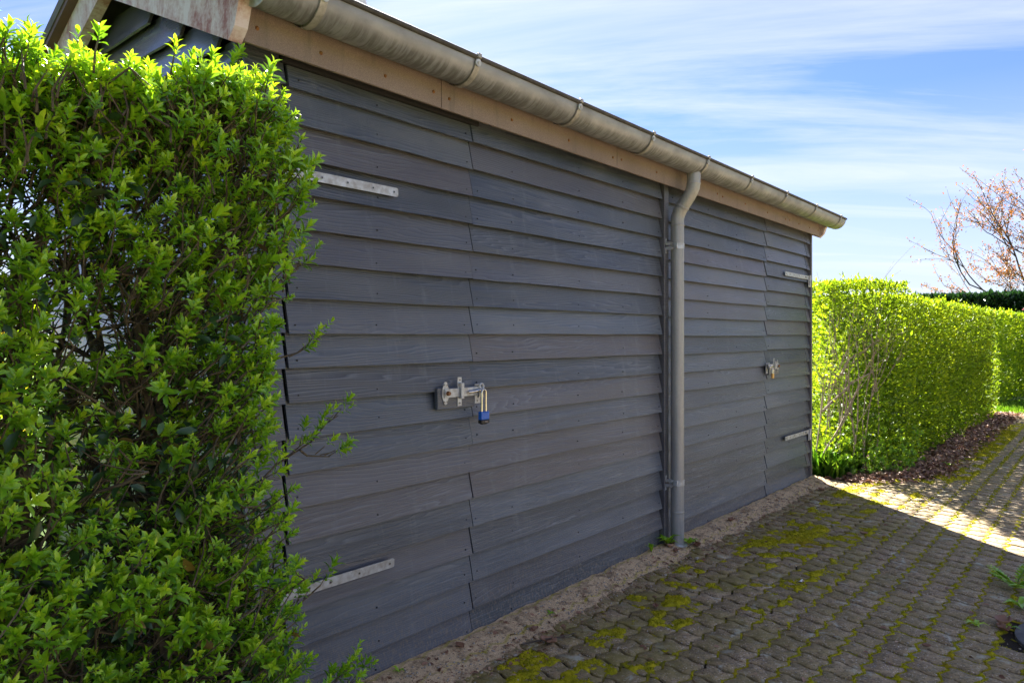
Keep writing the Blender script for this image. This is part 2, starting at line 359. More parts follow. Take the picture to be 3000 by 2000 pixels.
M['leaf_bronze'] = leaf_mat('bronze_leaf', [(0, (0.22, 0.07, 0.018)), (0.6, (0.36, 0.14, 0.035)), (0.82, (0.26, 0.14, 0.03)), (1, (0.16, 0.18, 0.025))], (1.3, 1.2, 1.0), tw=0.4)
M['petal_pink'] = leaf_mat('pink_petal', [(0, (0.72, 0.16, 0.24)), (1, (0.85, 0.42, 0.46))], (1.2, 1.2, 1.2), tw=0.4)
M['petal_yellow'] = leaf_mat('yellow_petal', [(0, (0.75, 0.48, 0.02)), (1, (0.85, 0.66, 0.04))], (1.2, 1.2, 1.0), tw=0.4)
M['grass'] = leaf_mat('grass_blade', [(0, (0.05, 0.12, 0.012)), (0.6, (0.10, 0.24, 0.016)), (1, (0.20, 0.33, 0.03))], (1.8, 1.6, 0.8), tw=0.45)
M['moss'] = leaf_mat('moss_tuft', [(0, (0.11, 0.125, 0.008)), (0.5, (0.29, 0.29, 0.010)), (1, (0.52, 0.45, 0.015))], (1.6, 1.5, 0.8), rough=0.8, tw=0.3, spec=0.2)
M['litter'] = leaf_mat('dead_leaf', [(0, (0.11, 0.048, 0.026)), (0.5, (0.25, 0.12, 0.066)), (0.85, (0.40, 0.22, 0.13)), (1, (0.55, 0.37, 0.22))], (1.2, 1.1, 1.0), rough=0.6, tw=0.15)
M['bark'] = plain('privet_bark', (0.125, 0.098, 0.058), 0.85, var=0.6, scale=45, col2=(0.035, 0.027, 0.018), bmp=0.6, bscale=90, bd=0.003)
M['bark_grey'] = plain('grey_bark', (0.36, 0.29, 0.20), 0.85, var=0.5, scale=30, col2=(0.17, 0.13, 0.09), bmp=0.5, bscale=60, bd=0.003)
M['bark_dark'] = plain('dark_bark', (0.10, 0.072, 0.05), 0.85, var=0.5, scale=20, bmp=0.4, bscale=40, bd=0.004)
def lawn_mat():
    m, t, b, out = newmat('lawn_ground'); p = pos(t)
    a = noise(t, p, 120, 3, 0.8); c = noise(t, p, 0.6, 4, 0.6)
    col = mix(t, ramp(t, c, [(0.35, 0.0), (0.65, 1.0)]), ramp(t, a, [(0.3, (0.028, 0.065, 0.010)), (0.7, (0.085, 0.16, 0.020))]), ramp(t, a, [(0.3, (0.045, 0.085, 0.012)), (0.7, (0.12, 0.19, 0.03))]))
    t.links.new(col, b.inputs['Base Color']); b.inputs['Roughness'].default_value = 0.9; b.inputs['Specular IOR Level'].default_value = 0.2; bump(t, b, a, 1.0, 0.03); return m
M['lawn'] = lawn_mat()
M['soil'] = plain('brown_soil', (0.15, 0.09, 0.055), 0.95, spec=0.2, var=0.6, scale=40, bmp=0.9, bscale=120, bd=0.01)
M['concrete'] = plain('concrete_cover', (0.15, 0.145, 0.14), 0.85, var=0.35, scale=30, bmp=0.5, bscale=250, bd=0.002)
M['white'] = plain('white_petal', (0.8, 0.78, 0.75), 0.6)
M['stone'] = plain('pale_pebble', (0.42, 0.36, 0.28), 0.7, var=0.3, scale=60)

# ------------------------------------------------------------------ ground
def sheet(name, x0, x1, y0, y1, z, mat, nx=1, ny=1, **kw):
    xs = np.linspace(x0, x1, nx + 1); ys = np.linspace(y0, y1, ny + 1)
    v = [(x, y, z) for x in xs for y in ys]; f = [(i * (ny + 1) + j, (i + 1) * (ny + 1) + j, (i + 1) * (ny + 1) + j + 1, i * (ny + 1) + j + 1) for i in range(nx) for j in range(ny)]
    return MB().add(v, f).obj(name, mat, **kw)
sheet('lawn', -900, 900, -900, 900, -0.045, M['lawn'], 8, 8, kind='structure')
sheet('soil_bed', 7.0, 15.4, 1.22, 2.8, -0.014, M['soil'], kind='structure')

PX, PY = 0.1237, 0.127; OX, OY = 3.8675, 0.905
ZA, SA = 0.0135, 0.0120
def paver_outline():
    pts = []
    for t_, o in ((0, 0), (0.25, ZA), (0.75, -ZA)): pts.append((t_ * PX, o))
    for k in range(6): u = k / 6; pts.append((PX - SA * math.sin(2 * math.pi * u), u * PY))
    for t_, o in ((1, 0), (0.75, -ZA), (0.25, ZA)): pts.append((t_ * PX, PY + o))
    for k in range(6): u = 1 - k / 6; pts.append((-SA * math.sin(2 * math.pi * u), u * PY))
    return pts
def inset(pts, g):
    n = len(pts); o = []
    for i in range(n):
        p = Vector(pts[i]); a = (p - Vector(pts[i - 1])).normalized(); b_ = (Vector(pts[(i + 1) % n]) - p).normalized()
        na = Vector((-a.y, a.x)); nb = Vector((-b_.y, b_.x)); m = na + nb; m = m / max(0.35, m.dot(na)) if m.length > 1e-6 else na
        o.append(tuple(p + m * g))
    return o
po = paver_outline(); n_po = len(po)
rings = [(inset(po, 0.0072), 0.0), (inset(po, 0.0050), -0.0030), (inset(po, 0.0045), -0.034)]
ctr = (PX / 2, PY / 2)
pv = np.array([((x - ctr[0]) * 0.952, y - ctr[1], z) for r, z in rings for x, y in r], dtype=float)
ptri = []
for k in range(2):
    for i in range(n_po):
        j = (i + 1) % n_po; a, b_, c, d = k * n_po + i, k * n_po + j, (k + 1) * n_po + j, (k + 1) * n_po + i
        ptri += [(a, d, c), (a, c, b_)]
# top fan from a centre vertex (star-shaped outline)
pv = np.vstack([pv, [[0, 0, 0.0006]]]); ci = len(pv) - 1
ptri += [(ci, i, (i + 1) % n_po) for i in range(n_po)]
ptri = np.array(ptri)
paver_me = fast_mesh('paver', pv, ptri); paver_me.materials.append(M['paver'])

MH = (3.98, 0.02, 0.335)       # round cover
cells = []
for i in range(-30, 112):
    for j in range(-26, 10):
        cx = OX + (i + 0.5) * PX; cy = OY + (j + 0.5) * PY
        if cy > 2.10: continue
        if cx > 7.05 and cy > 1.26 + 0.5 * max(0, (7.9 - cx)): continue
        if cx > 15.2 and cy > 1.05: continue
        if cx < -1.0: continue
        if cx < 1.3 and cy > 1.05: continue
        if math.hypot(cx - MH[0], cy - MH[1]) < MH[2] + 0.035: continue
        cells.append((cx, cy))
ca, sa = math.cos(ALPHA), math.sin(ALPHA)
def vis(cx, cy):
    d = cx * ca + cy * sa; r = cx * sa - cy * ca
    return d > 0.4 and abs(r / d) < 0.75 and 1.35 / d < 0.51
pave = sheet('driveway', -1.0, 17.7, -2.4, 2.19, -0.036, M['soil'], kind='structure')
sheet('bounce_forecourt', -14.0, 17.7, -11.0, -2.46, -0.004, M['paver'], kind='structure')  # unseen paving behind the camera, added for its warm bounce on the fascia
near = sorted([c for c in cells if vis(*c) and c[1] < 1.93], key=lambda c: c[0] ** 2 + c[1] ** 2)[:300]
nset = set(near); first = True
for cx, cy in near:
    o = link('paver', paver_me, None, pave); o.location = (cx, cy, random.uniform(-0.0025, 0.002))
    o.rotation_euler = (random.uniform(-.006, .006), random.uniform(-.006, .006), random.uniform(-.006, .006))
rest = np.array([c for c in cells if c not in nset]); nr = len(rest)
V = np.repeat(pv[None], nr, 0); V[:, :, 2] += rng.uniform(-.0025, .002, (nr, 1)) + V[:, :, 0] * rng.uniform(-.006, .006, (nr, 1)) + V[:, :, 1] * rng.uniform(-.006, .006, (nr, 1))
V[:, :, 0] += rest[:, 0:1]; V[:, :, 1] += rest[:, 1:2]
Fp = (ptri[None] + (np.arange(nr) * len(pv))[:, None, None]).reshape(-1, 3)
link('paver_field', fast_mesh('paver_field', V.reshape(-1, 3), Fp), M['paver'], pave, kind='stuff')

# joint fill: soil, sand and moss as a height field between and over the pavers
def joint_dist(X, Y):
    a = (X - OX) / PX; s_ = (Y - OY) / PY
    u = a - np.floor(a); zig = np.where(u < .25, u / .25, np.where(u < .75, 1 - (u - .25) / .25, (u - 1) / .25)) * ZA
    yy = (Y - zig - OY) / PY; vy = yy - np.floor(yy); dy_ = np.minimum(vy, 1 - vy) * PY * 0.8
    uu = s_ - np.floor(s_); S = -SA * np.sin(2 * np.pi * uu); xx = (X - S - OX) / PX; vx = xx - np.floor(xx); dx_ = np.minimum(vx, 1 - vx) * PX
    return dy_, dx_
def fill_fields(X, Y):
    dz, ds = joint_dist(X, Y)
    n_big = fbm(X * 2.2, Y * 2.2, 3); n_mid = fbm(X * 11, Y * 11, 8); n_f = fbm(X * 70, Y * 70, 12, 3)
    near_wall = sstep(1.0, 1.55, Y)
    # moss in the joints, most in the rows away from the wall on the right
    colr = (0.45 + 0.55 * sstep(1.6, 0.8, Y)) * (0.6 + 0.4 * fbm(X * 5, Y * 5, 31))
    jm = colr * np.exp(-(dz / 0.0135) ** 2) * sstep(0.26, 0.42, fbm(X * 7, Y * 7, 21) + 0.15 * colr) + 0.85 * colr * sstep(1.3, 0.7, Y) * np.exp(-(ds / 0.0085) ** 2) * sstep(0.44, 0.56, fbm(X * 6, Y * 6, 27))
    # moss cushions in a band in front of the wall, and a solid one by the far hedge
    band = np.exp(-((Y - 1.70 - 0.05 * np.sin(X * 2.1)) / 0.24) ** 2) * sstep(1.6, 2.4, X) * sstep(6.6, 5.6, X)
    cush = band * sstep(0.42, 0.64, 0.45 * n_big + 0.55 * n_mid)
    far = np.exp(-((Y - 1.20 - 0.45 * np.clip(8.0 - X, 0, 1)) / 0.24) ** 2) * sstep(5.9, 6.9, X)
    cush = np.maximum(cush, far * sstep(0.42, 0.52, 0.5 * n_big + 0.5 * n_mid))
    patch = sstep(0.49, 0.66, 0.5 * fbm(X * 4, Y * 4, 44) + 0.5 * n_mid) * sstep(0.9, 1.4, Y) * sstep(2.0, 1.88, Y) * 0.8
    cush = np.maximum(cush, patch)
    moss = np.clip(np.maximum(jm, cush), 0, 1)
    edge = 1.985 + 0.18 * (fbm(X * 3.1, Y * 3.1, 51) - 0.5) + 0.16 * (n_mid - 0.5) - 0.10 * sstep(2.6, 1.4, X)
    sand = sstep(edge - 0.09, edge + 0.02, Y); sandh = sstep(edge - 0.06, 2.16, Y)
    spill = sstep(0.56, 0.66, fbm(X * 9, Y * 9, 61)) * sstep(1.4, 1.8, Y)
    h = -0.0150 + 0.004 * (n_mid - .5) + 0.003 * (n_f - .5)
    h = h + jm * (0.0170 + 0.006 * (n_f - 0.3)) + cush * (0.0185 + 0.016 * (n_f - 0.45) + 0.010 * (n_mid - .4))
    h = np.maximum(h, -0.012 + 0.040 * sandh + 0.020 * sand * (n_mid - .35) + 0.006 * (n_f - .5) * sand)
    return h, moss, np.clip(np.maximum(sand, 0.55 * spill), 0, 1)
def fill_patch(x0, x1, y0, y1, res, name, keep):
    xs = np.arange(x0, x1 + res / 2, res); ys = np.arange(y0, y1 + res / 2, res); X, Y = np.meshgrid(xs, ys, indexing='ij')
    h, ms, sd = fill_fields(X, Y); ny = len(ys)
    idx = np.arange(X.size).reshape(X.shape)
    d = X * ca + Y * sa; r = X * sa - Y * ca; k = keep(X, Y) & (d > 0.3) & (np.abs(r) < d * 0.85)
    kk = k[:-1, :-1]; F = np.stack([idx[:-1, :-1][kk], idx[1:, :-1][kk], idx[1:, 1:][kk], idx[:-1, 1:][kk]], 1)
    used = np.unique(F); remap = np.full(X.size, -1); remap[used] = np.arange(len(used))
    P = np.stack([X.ravel(), Y.ravel(), h.ravel()], 1)[used]
    link(name, fast_mesh(name, P, remap[F], {'moss': ms.ravel()[used], 'sand': sd.ravel()[used]}, smooth=True), M['fill'], pave, kind='stuff')
fill_patch(1.3, 5.2, -0.1, 2.195, 0.0065, 'joint_fill', lambda X, Y: (X * ca + Y * sa > 2.0))
fill_patch(5.2, 13.4, -0.5, 2.195, 0.014, 'joint_fill', lambda X, Y: (X < 6.99) | (Y < 1.35 + 0.5 * np.clip(7.9 - X, 0, 1)))

# moss tufts standing on the cushions
def leaf_batch(P, D, Nn, L, Wd, rnd, cheap=False, curl=0.08):
    P = np.asarray(P, float); D = np.asarray(D, float); D = D / np.linalg.norm(D, axis=1, keepdims=True)
    Nn = np.asarray(Nn, float); Nn = Nn - D * (Nn * D).sum(1, keepdims=True); Nn = Nn / np.maximum(1e-6, np.linalg.norm(Nn, axis=1, keepdims=True)); S = np.cross(D, Nn)
    if cheap:
        T = np.array([(0, 0, 0), (.45, -.5, .12), (1, 0, -curl), (.45, .5, .12)]); F = np.array([(0, 3, 2), (0, 2, 1)])
    else:
        T = np.array([(0, 0, 0), (.34, -.46, .10), (.34, 0, .02), (.34, .46, .10), (.70, -.40, .06), (.70, 0, -.02), (.70, .40, .06), (1, 0, -curl)])
        F = np.array([(0, 2, 1), (0, 3, 2), (1, 2, 5), (1, 5, 4), (2, 3, 6), (2, 6, 5), (4, 5, 7), (5, 6, 7)])
    L = np.asarray(L)[:, None, None]; Wd = np.asarray(Wd)[:, None, None]
    V = P[:, None] + D[:, None] * T[None, :, 0:1] * L + S[:, None] * T[None, :, 1:2] * Wd + Nn[:, None] * T[None, :, 2:3] * L
    n, k = V.shape[:2]; Fa = (F[None] + (np.arange(n) * k)[:, None, None]).reshape(-1, 3)
    return V.reshape(-1, 3), Fa, np.repeat(rnd, k)
def rdir(n, zmin=-1, zmax=1):
    z = rng.uniform(zmin, zmax, n); a = rng.uniform(0, 2 * math.pi, n); r = np.sqrt(1 - z * z); return np.stack([r * np.cos(a), r * np.sin(a), z], 1)
def join_batches(bs):
    vs, fs, rs, o = [], [], [], 0
    for v, f, r in bs: vs.append(v); fs.append(f + o); rs.append(r); o += len(v)
    return np.vstack(vs), np.vstack(fs), np.concatenate(rs)
X = np.concatenate([rng.uniform(1.8, 5.8, 260000), rng.uniform(5.8, 12.5, 120000)]); Y = np.concatenate([rng.uniform(0.05, 2.0, 260000), rng.uniform(0.6, 1.9, 120000)])
h, ms, sd = fill_fields(X, Y); dv = X * ca + Y * sa; rv = X * sa - Y * ca
k = (ms > 0.45) & (h > -0.006) & (rng.random(len(X)) < ms) & (np.abs(rv) < 0.75 * dv) & (dv > 2.3) & ((X < 7) | (Y < 1.32 + 0.5 * np.clip(7.9 - X, 0, 1)))
X, Y, h, ms = X[k], Y[k], h[k], ms[k]
D = rdir(len(X), 0.25, 1.0); sz = rng.uniform(0.005, 0.011, len(X)) * np.where(X > 6, 1.6, 1.0)
v, f, r = leaf_batch(np.stack([X, Y, h - 0.002], 1), D, rdir(len(X)), sz, sz * 0.45, np.clip(fbm(X * 9, Y * 9, 77) + rng.uniform(-.25, .25, len(X)), 0, 1), cheap=True)
link('moss_tufts', fast_mesh('moss_tufts', v, f, {'rnd': r}), M['moss'], None, kind='stuff', label='yellow green moss cushions between and over the pavers', cat='moss')
print('moss tufts', len(X))

# ------------------------------------------------------------------ the shed
YW = 2.19; PITCH = 0.123; XL, XR = 1.212, 6.995; YB = 4.15; YR = 3.17
shed = empty('shed', (4.1, 3.17, 0), 'long low shed clad in dark grey overlapping boards with gutter and downpipe', 'shed')
def board(x0, x1, zb, parent, mat, name='board', axis='X', face=YW, sgn=1, ztop=None, seg=8, seed=0):
    # a lap board: bottom edge proud, top tucked under the next one; sgn gives the outward side
    hh = 0.147; tilt = 0.034; th = 0.012; rr = random.Random(seed)
    ph = rr.uniform(0, 6.28); amp = rr.choice([0.0003, 0.0006, 0.0009, 0.0014]); st = [x0 + (x1 - x0) * i / seg for i in range(seg + 1)]
    ye = rr.uniform(-0.0016, 0.0016); z_e = rr.uniform(-0.0018, 0.0018)
    v = []
    for x in st:
        wob = amp * math.sin(x * 7.3 + ph) + amp * 0.6 * math.sin(x * 17.1 + ph * 2); y0 = ye + 0.0010 * math.sin(x * 3.1 + ph)
        zt = zb + hh
        sec = [(0 + y0, zb + wob + z_e), (tilt + y0, zt), (tilt + th + y0, zt), (th + y0, zb + wob + z_e)]
        for q, z in sec:
            if ztop is not None: z = min(z, ztop(x))
            v.append((x, face + sgn * q, z) if axis == 'X' else (face + sgn * q, x, z))
    f = []
    for i in range(seg):
        for q in range(4): f.append((i * 4 + q, i * 4 + (q + 1) % 4, (i + 1) * 4 + (q + 1) % 4, (i + 1) * 4 + q))
    f += [(3, 2, 1, 0), tuple(seg * 4 + q for q in range(4))]
    return MB().add(v, f).obj(name, mat, parent)
front = MB().box(XL + 0.03, XR - 0.03, YW + 0.064, YW + 0.094, 0.004, 2.50).obj('front_wall', M['dark'], shed)
nb = 19
XJ, XB0, XB1, XD0, XD1 = 2.3155, 4.078, 4.136, 5.855, 6.868
sd_ = 100
nails = MB()
def nail(x, z, y):
    nails.prism([(x + 0.0034 * math.cos(a * 1.047), z + 0.0034 * math.sin(a * 1.047)) for a in range(6)], 1, y, y + 0.006)
def section(x0, x1, parent, dz, nx, k0=0, k1=nb):
    global sd_
    for k in range(k0, k1):
        sd_ += 1; zb = 0.008 + k * PITCH + dz
        if zb > 2.30: continue
        board(x0, x1, zb, parent, M['wood'], seed=sd_, seg=max(2, int((x1 - x0) * 6)))
        rr = random.Random(sd_ * 3)
        for q in nx:
            if rr.random() < 0.85: zn = zb + 0.030 + rr.uniform(-.004, .012); nail(q + rr.uniform(-.008, .008), zn, YW + 0.034 * (zn - zb) / 0.145 - 0.0022)
section(XL + 0.012, 1.372, front, 0.0, (1.33,))
door = MB().box(1.388, XJ - 0.006, YW + 0.0622, YW + 0.0634, 0.012, 2.30).obj('door', M['dark'], shed)
section(1.386, XJ - 0.002, door, 0.0, (1.42, 1.78, 2.275), 0, 19)
section(XJ + 0.002, XB0 - 0.012, front, 0.0015, (2.345, 2.60, 3.15, 3.60, 4.03))
section(XB1, XD0 - 0.0025, front, -0.006, (4.22, 4.75, 5.25, 5.81))
door2 = MB().box(XD0 + 0.002, XD1, YW + 0.0622, YW + 0.0634, 0.012, 2.30).obj('door', M['dark'], shed)
section(XD0 + 0.0025, XD1 - 0.004, door2, 0.004, (5.90, 6.40, 6.83))
section(XD1 + 0.004, 6.958, front, 0.000, (6.92,))
nails.obj('nail_heads', M['dark'], front, kind='stuff')
MB().box(XB0, XB1 - 0.003, YW - 0.008, YW + 0.044, 0.01, 2.34, 0.002).obj('batten', M['wood'], front)
MB().box(6.960, XR, YW - 0.006, YW + 0.040, 0.0, 2.36, 0.002).obj('corner_trim', M['wood'], front)
MB().box(1.372, 1.386, YW + 0.058, YW + 0.0632, 0.01, 2.30).obj('door_gap', M['dark'], front)
MB().box(1.36, 2.36, YW + 0.002, YW + 0.030, 2.300, 2.335, 0.003).obj('door_head', M['dark'], front)
# gables
def roofz(y): return 2.285 + 0.447 * (y - 2.133) if y < YR else 2.285 + 0.447 * (2 * YR - 2.133 - y)
for gx, sg, nm in ((XL, 1, 'gable_wall'), (XR, -1, 'gable_wall')):
    poly = [(YW + 0.03, 0.004), (YB, 0.004), (YB, roofz(YB) + 0.05), (YR, roofz(YR) + 0.05), (YW + 0.03, roofz(YW) + 0.05)]
    a, b_ = sorted((gx + sg * 0.064, gx + sg * 0.09)); gw = MB().prism(poly, 0, a, b_).obj(nm, M['dark'], shed)
    for k in range(23):
        zb = 0.008 + k * PITCH; y0, y1 = YW + 0.056, YB
        if zb > 2.26:
            dd = (zb - 2.24) / 0.447; y0 = max(y0, 2.133 + dd); y1 = min(y1, 2 * YR - 2.133 - dd)
        if y1 - y0 < 0.12: continue
        board(y0, y1, zb, gw, M['wood_gable'], axis='Y', face=gx, sgn=sg, ztop=lambda y: roofz(y) + 0.06, seed=900 + k + (50 if sg < 0 else 0), seg=12)
    a, b_ = sorted((gx - sg * 0.004, gx + sg * 0.040)); MB().box(a, b_, YW + 0.0405, YW + 0.054, 0.0, 2.36, 0.002).obj('corner_trim', M['wood'], gw)
MB().box(XL + 0.05, XR - 0.05, YB - 0.03, YB, 0.004, 2.45).obj('rear_wall', M['wood'], shed)
# roof, bargeboards, fascia
RT = 0.235
def slope_box(x0, x1, y0, y1, z0off, z1off): return [(y0, roofz(y0) + z0off), (y1, roofz(y1) + z0off), (y1, roofz(y1) + z1off), (y0, roofz(y0) + z1off)]
roof = MB()
roof.prism(slope_box(0, 0, 2.02, YR, RT - 0.05, RT), 0, 1.09, 7.10); roof.prism(slope_box(0, 0, YR, 2 * YR - 2.02, RT - 0.05, RT), 0, 1.09, 7.10)
roof = roof.obj('roof', M['roof'], shed)
MB().prism([(YR - 0.13, roofz(YR - 0.13) + RT + 0.004), (YR, roofz(YR) + RT + 0.004), (YR + 0.13, roofz(YR + 0.13) + RT + 0.004), (YR + 0.13, roofz(YR + 0.13) + RT + 0.02), (YR, roofz(YR) + RT + 0.025), (YR - 0.13, roofz(YR - 0.13) + RT + 0.02)], 0, 1.085, 7.105).obj('ridge_cap', M['roof'], roof)
vent = MB().tube([(2.42, 3.17, 2.90), (2.42, 3.17, 3.15)], 0.04, 12).tube([(2.42, 3.17, 3.14), (2.42, 3.17, 3.19)], [0.07, 0.055], 12).obj('roof_vent', M['white'], roof, smooth=False)
for bx, nm in ((1.130, 1), (7.020, -1)):
    x0, x1 = (bx, bx + 0.045) if nm > 0 else (bx, bx + 0.045)
    ye = 2.112
    # chamfered foot at the eaves
    MB().prism([(ye + 0.018, roofz(ye + 0.018)), (YR, roofz(YR)), (YR, roofz(YR) + RT - 0.052), (ye - 0.06, roofz(ye - 0.06) + RT - 0.052), (ye - 0.02, roofz(ye) + 0.045)], 0, x0, x1).obj('bargeboard', M['barge'], shed)
    y2 = 2 * YR - ye
    MB().prism([(YR + 0.002, roofz(YR + 0.002)), (y2, roofz(y2)), (y2, roofz(y2) + RT - 0.052), (YR + 0.002, roofz(YR + 0.002) + RT - 0.052)], 0, x0, x1).obj('bargeboard', M['barge'], shed)
    a, b_ = (bx - 0.035, bx + 0.03) if nm > 0 else (bx + 0.015, bx + 0.08)
    for q in (slope_box(0, 0, 2.01, YR, RT - 0.075, RT + 0.012), slope_box(0, 0, YR, 2 * YR - 2.01, RT - 0.075, RT + 0.012)):
        MB().prism(q, 0, a, b_).obj('rake_trim', M['rake'], shed)
fj = [1.178, 2.051, 3.413, 4.773, 6.135, 7.0]
for a, b_ in zip(fj[:-1], fj[1:]):
    ff = MB().box(a + 0.0015, b_ - 0.0015, 2.12, 2.132, 2.293, 2.55, 0.001).obj('fascia_board', M['fascia'], shed)
    xs = [a + 0.045, b_ - 0.045] + [a + (b_ - a) * t_ for t_ in (0.33, 0.66)]
    for x in xs:
        MB().tube([(x, 2.1225, 2.345 + random.uniform(-.006, .006)), (x, 2.1165, 2.345)], [0.0075, 0.0055], 10).obj('screw', M['rust'], ff)
MB().box(XL + 0.02, 6.99, 2.133, YW + 0.044, 2.40, 2.42).obj('soffit', M['dark'], shed)
# gutter
GY, GZ, GR = 2.022, 2.458, 0.087
prof = []
for k in range(19):
    a = math.pi * k / 18; prof.append((GY + GR * math.cos(a), GZ - GR * math.sin(a)))
inner = [(GY + (GR - 0.003) * math.cos(math.pi * k / 18), GZ - (GR - 0.003) * math.sin(math.pi * k / 18)) for k in range(18, -1, -1)]
def sweep(profile, x0, x1, n=1):
    m = MB(); L = len(profile); v = [(x0 + (x1 - x0) * i / n, y, z) for i in range(n + 1) for y, z in profile]
    f = [(i * L + j, i * L + (j + 1) % L, (i + 1) * L + (j + 1) % L, (i + 1) * L + j) for i in range(n) for j in range(L)]
    m.add(v, f); return m
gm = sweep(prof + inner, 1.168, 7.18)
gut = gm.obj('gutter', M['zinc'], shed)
import bmesh
def shade_auto(o, ang=40):
    me = o.data; me.polygons.foreach_set('use_smooth', np.ones(len(me.polygons), dtype=bool))
    bm = bmesh.new(); bm.from_mesh(me)
    for e in bm.edges:
        if len(e.link_faces) == 2 and e.calc_face_angle(0) > math.radians(ang): e.smooth = False
    bm.to_mesh(me); bm.free()
shade_auto(gut)
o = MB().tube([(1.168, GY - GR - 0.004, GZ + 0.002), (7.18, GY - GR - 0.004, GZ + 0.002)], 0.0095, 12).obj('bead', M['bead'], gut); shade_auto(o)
MB().prism(prof, 0, 1.165, 1.1678).obj('end_cap', M['galv'], gut); MB().prism(prof, 0, 7.1802, 7.183).obj('end_cap', M['zinc'], gut)
for bx in (1.351, 2.070, 2.780, 3.482, 4.176, 4.877, 5.575, 6.292, 7.002):
    R2 = GR + 0.0065
    pr = [(GY + R2 * math.cos(math.pi * k / 18), GZ - R2 * math.sin(math.pi * k / 18)) for k in range(19)] + [(GY + (GR + 0.0006) * math.cos(math.pi * k / 18), GZ - (GR + 0.0006) * math.sin(math.pi * k / 18)) for k in range(18, -1, -1)]
    br = sweep(pr, bx - 0.014, bx + 0.014); br.box(bx - 0.011, bx + 0.011, GY - R2 - 0.012, GY - R2 - 0.0005, GZ - 0.004, GZ + 0.016, 0.003)
    o = br.obj('bracket', M['strap'], gut); shade_auto(o)
    yy = GY - R2 * math.cos(math.radians(12)); z0 = GZ - R2 * math.sin(math.radians(12))
    o = MB().tube([(bx, yy + 0.003, z0), (bx, yy - 0.004, z0 - 0.001)], 0.015, 16).tube([(bx, yy - 0.004, z0 - 0.001), (bx, yy - 0.008, z0 - 0.002)], 0.006, 10).obj('rivet', M['galv'], gut); shade_auto(o)
# downpipe
PXX, PYY, PR = 4.156, 2.132, 0.042
def arc_path():
    p = [(PXX + 0.006, GY, GZ - GR + 0.012), (PXX + 0.006, GY, 2.345), (PXX + 0.006, GY + 0.001, 2.315)]
    for k in range(1, 9):
        t_ = k / 8; s_ = t_ * t_ * (3 - 2 * t_); p.append((PXX + 0.006 * (1 - t_), GY + (PYY - GY) * s_, 2.315 - 0.22 * t_))
    p += [(PXX, PYY, 2.06), (PXX, PYY, 2.02), (PXX, PYY, 1.4), (PXX, PYY, 0.7), (PXX, PYY, 0.01)]
    return p
pp = arc_path(); pipe = MB().tube(pp, PR, 28).obj('downpipe', M['pipe'], shed); shade_auto(pipe)
for i, (a, dr, ln) in enumerate(((2, 0.0022, 0.016), (7, 0.0028, 0.016), (11, 0.0022, 0.014))):
    q = Vector(pp[a]); d = (Vector(pp[a + 1]) - Vector(pp[a - 1])).normalized()
    o = MB().tube([q - d * ln / 2, q - d * ln * .3, q + d * ln * .3, q + d * ln / 2], [PR, PR + dr, PR + dr, PR], 28).obj('elbow_seam', M['pipe'], pipe); shade_auto(o)
o = MB().tube([(PXX, PYY, 0.237), (PXX, PYY, 0.233), (PXX, PYY, 0.225), (PXX, PYY, 0.221)], [PR, PR + .0015, PR + .0015, PR], 28).obj('pipe_seam', M['pipe'], pipe); shade_auto(o)
o = MB().tube([(PXX, PYY, -0.02), (PXX, PYY, 0.022), (PXX, PYY, 0.028)], [0.062, 0.062, 0.056], 24).obj('drain_collar', M['galv'], pipe); shade_auto(o)
for zc in (1.925, 0.417):
    c = MB(); c.tube([(PXX, PYY, zc - 0.018), (PXX, PYY, zc + 0.018)], PR + 0.0025, 28)
    o = c.obj('pipe_clamp', M['galv'], pipe); shade_auto(o)
    a = MB()
    for s_ in (-1, 1):
        a.box(XB0 + 0.012, PXX - 0.02, PYY + 0.004, PYY + 0.008, zc + s_ * 0.016 - 0.002, zc + s_ * 0.016 + 0.002)
        a.box(XB0 + 0.010, XB0 + 0.026, YW - 0.0125, YW - 0.0085, zc + s_ * 0.030 - 0.016, zc + s_ * 0.030 + 0.016, 0.001)
        a.box(XB0 + 0.012, XB0 + 0.016, PYY + 0.006, YW - 0.0095, zc + s_ * 0.016 - 0.010, zc + s_ * 0.016 + 0.010)
    a.box(PXX - PR - 0.010, PXX - PR + 0.001, PYY - 0.024, PYY - 0.012, zc - 0.017, zc + 0.017, 0.001); a.box(PXX + PR, PXX + PR + 0.006, PYY - 0.01, PYY + 0.006, zc - 0.014, zc + 0.014, 0.001)
    a.obj('clamp_bracket', M['galv'], pipe)
    for s_ in (-1, 1): MB().tube([(XB0 + 0.018, YW - 0.0125, zc + s_ * 0.034), (XB0 + 0.018, YW - 0.016, zc + s_ * 0.034)], 0.005, 8).obj('screw', M['screw'], pipe)

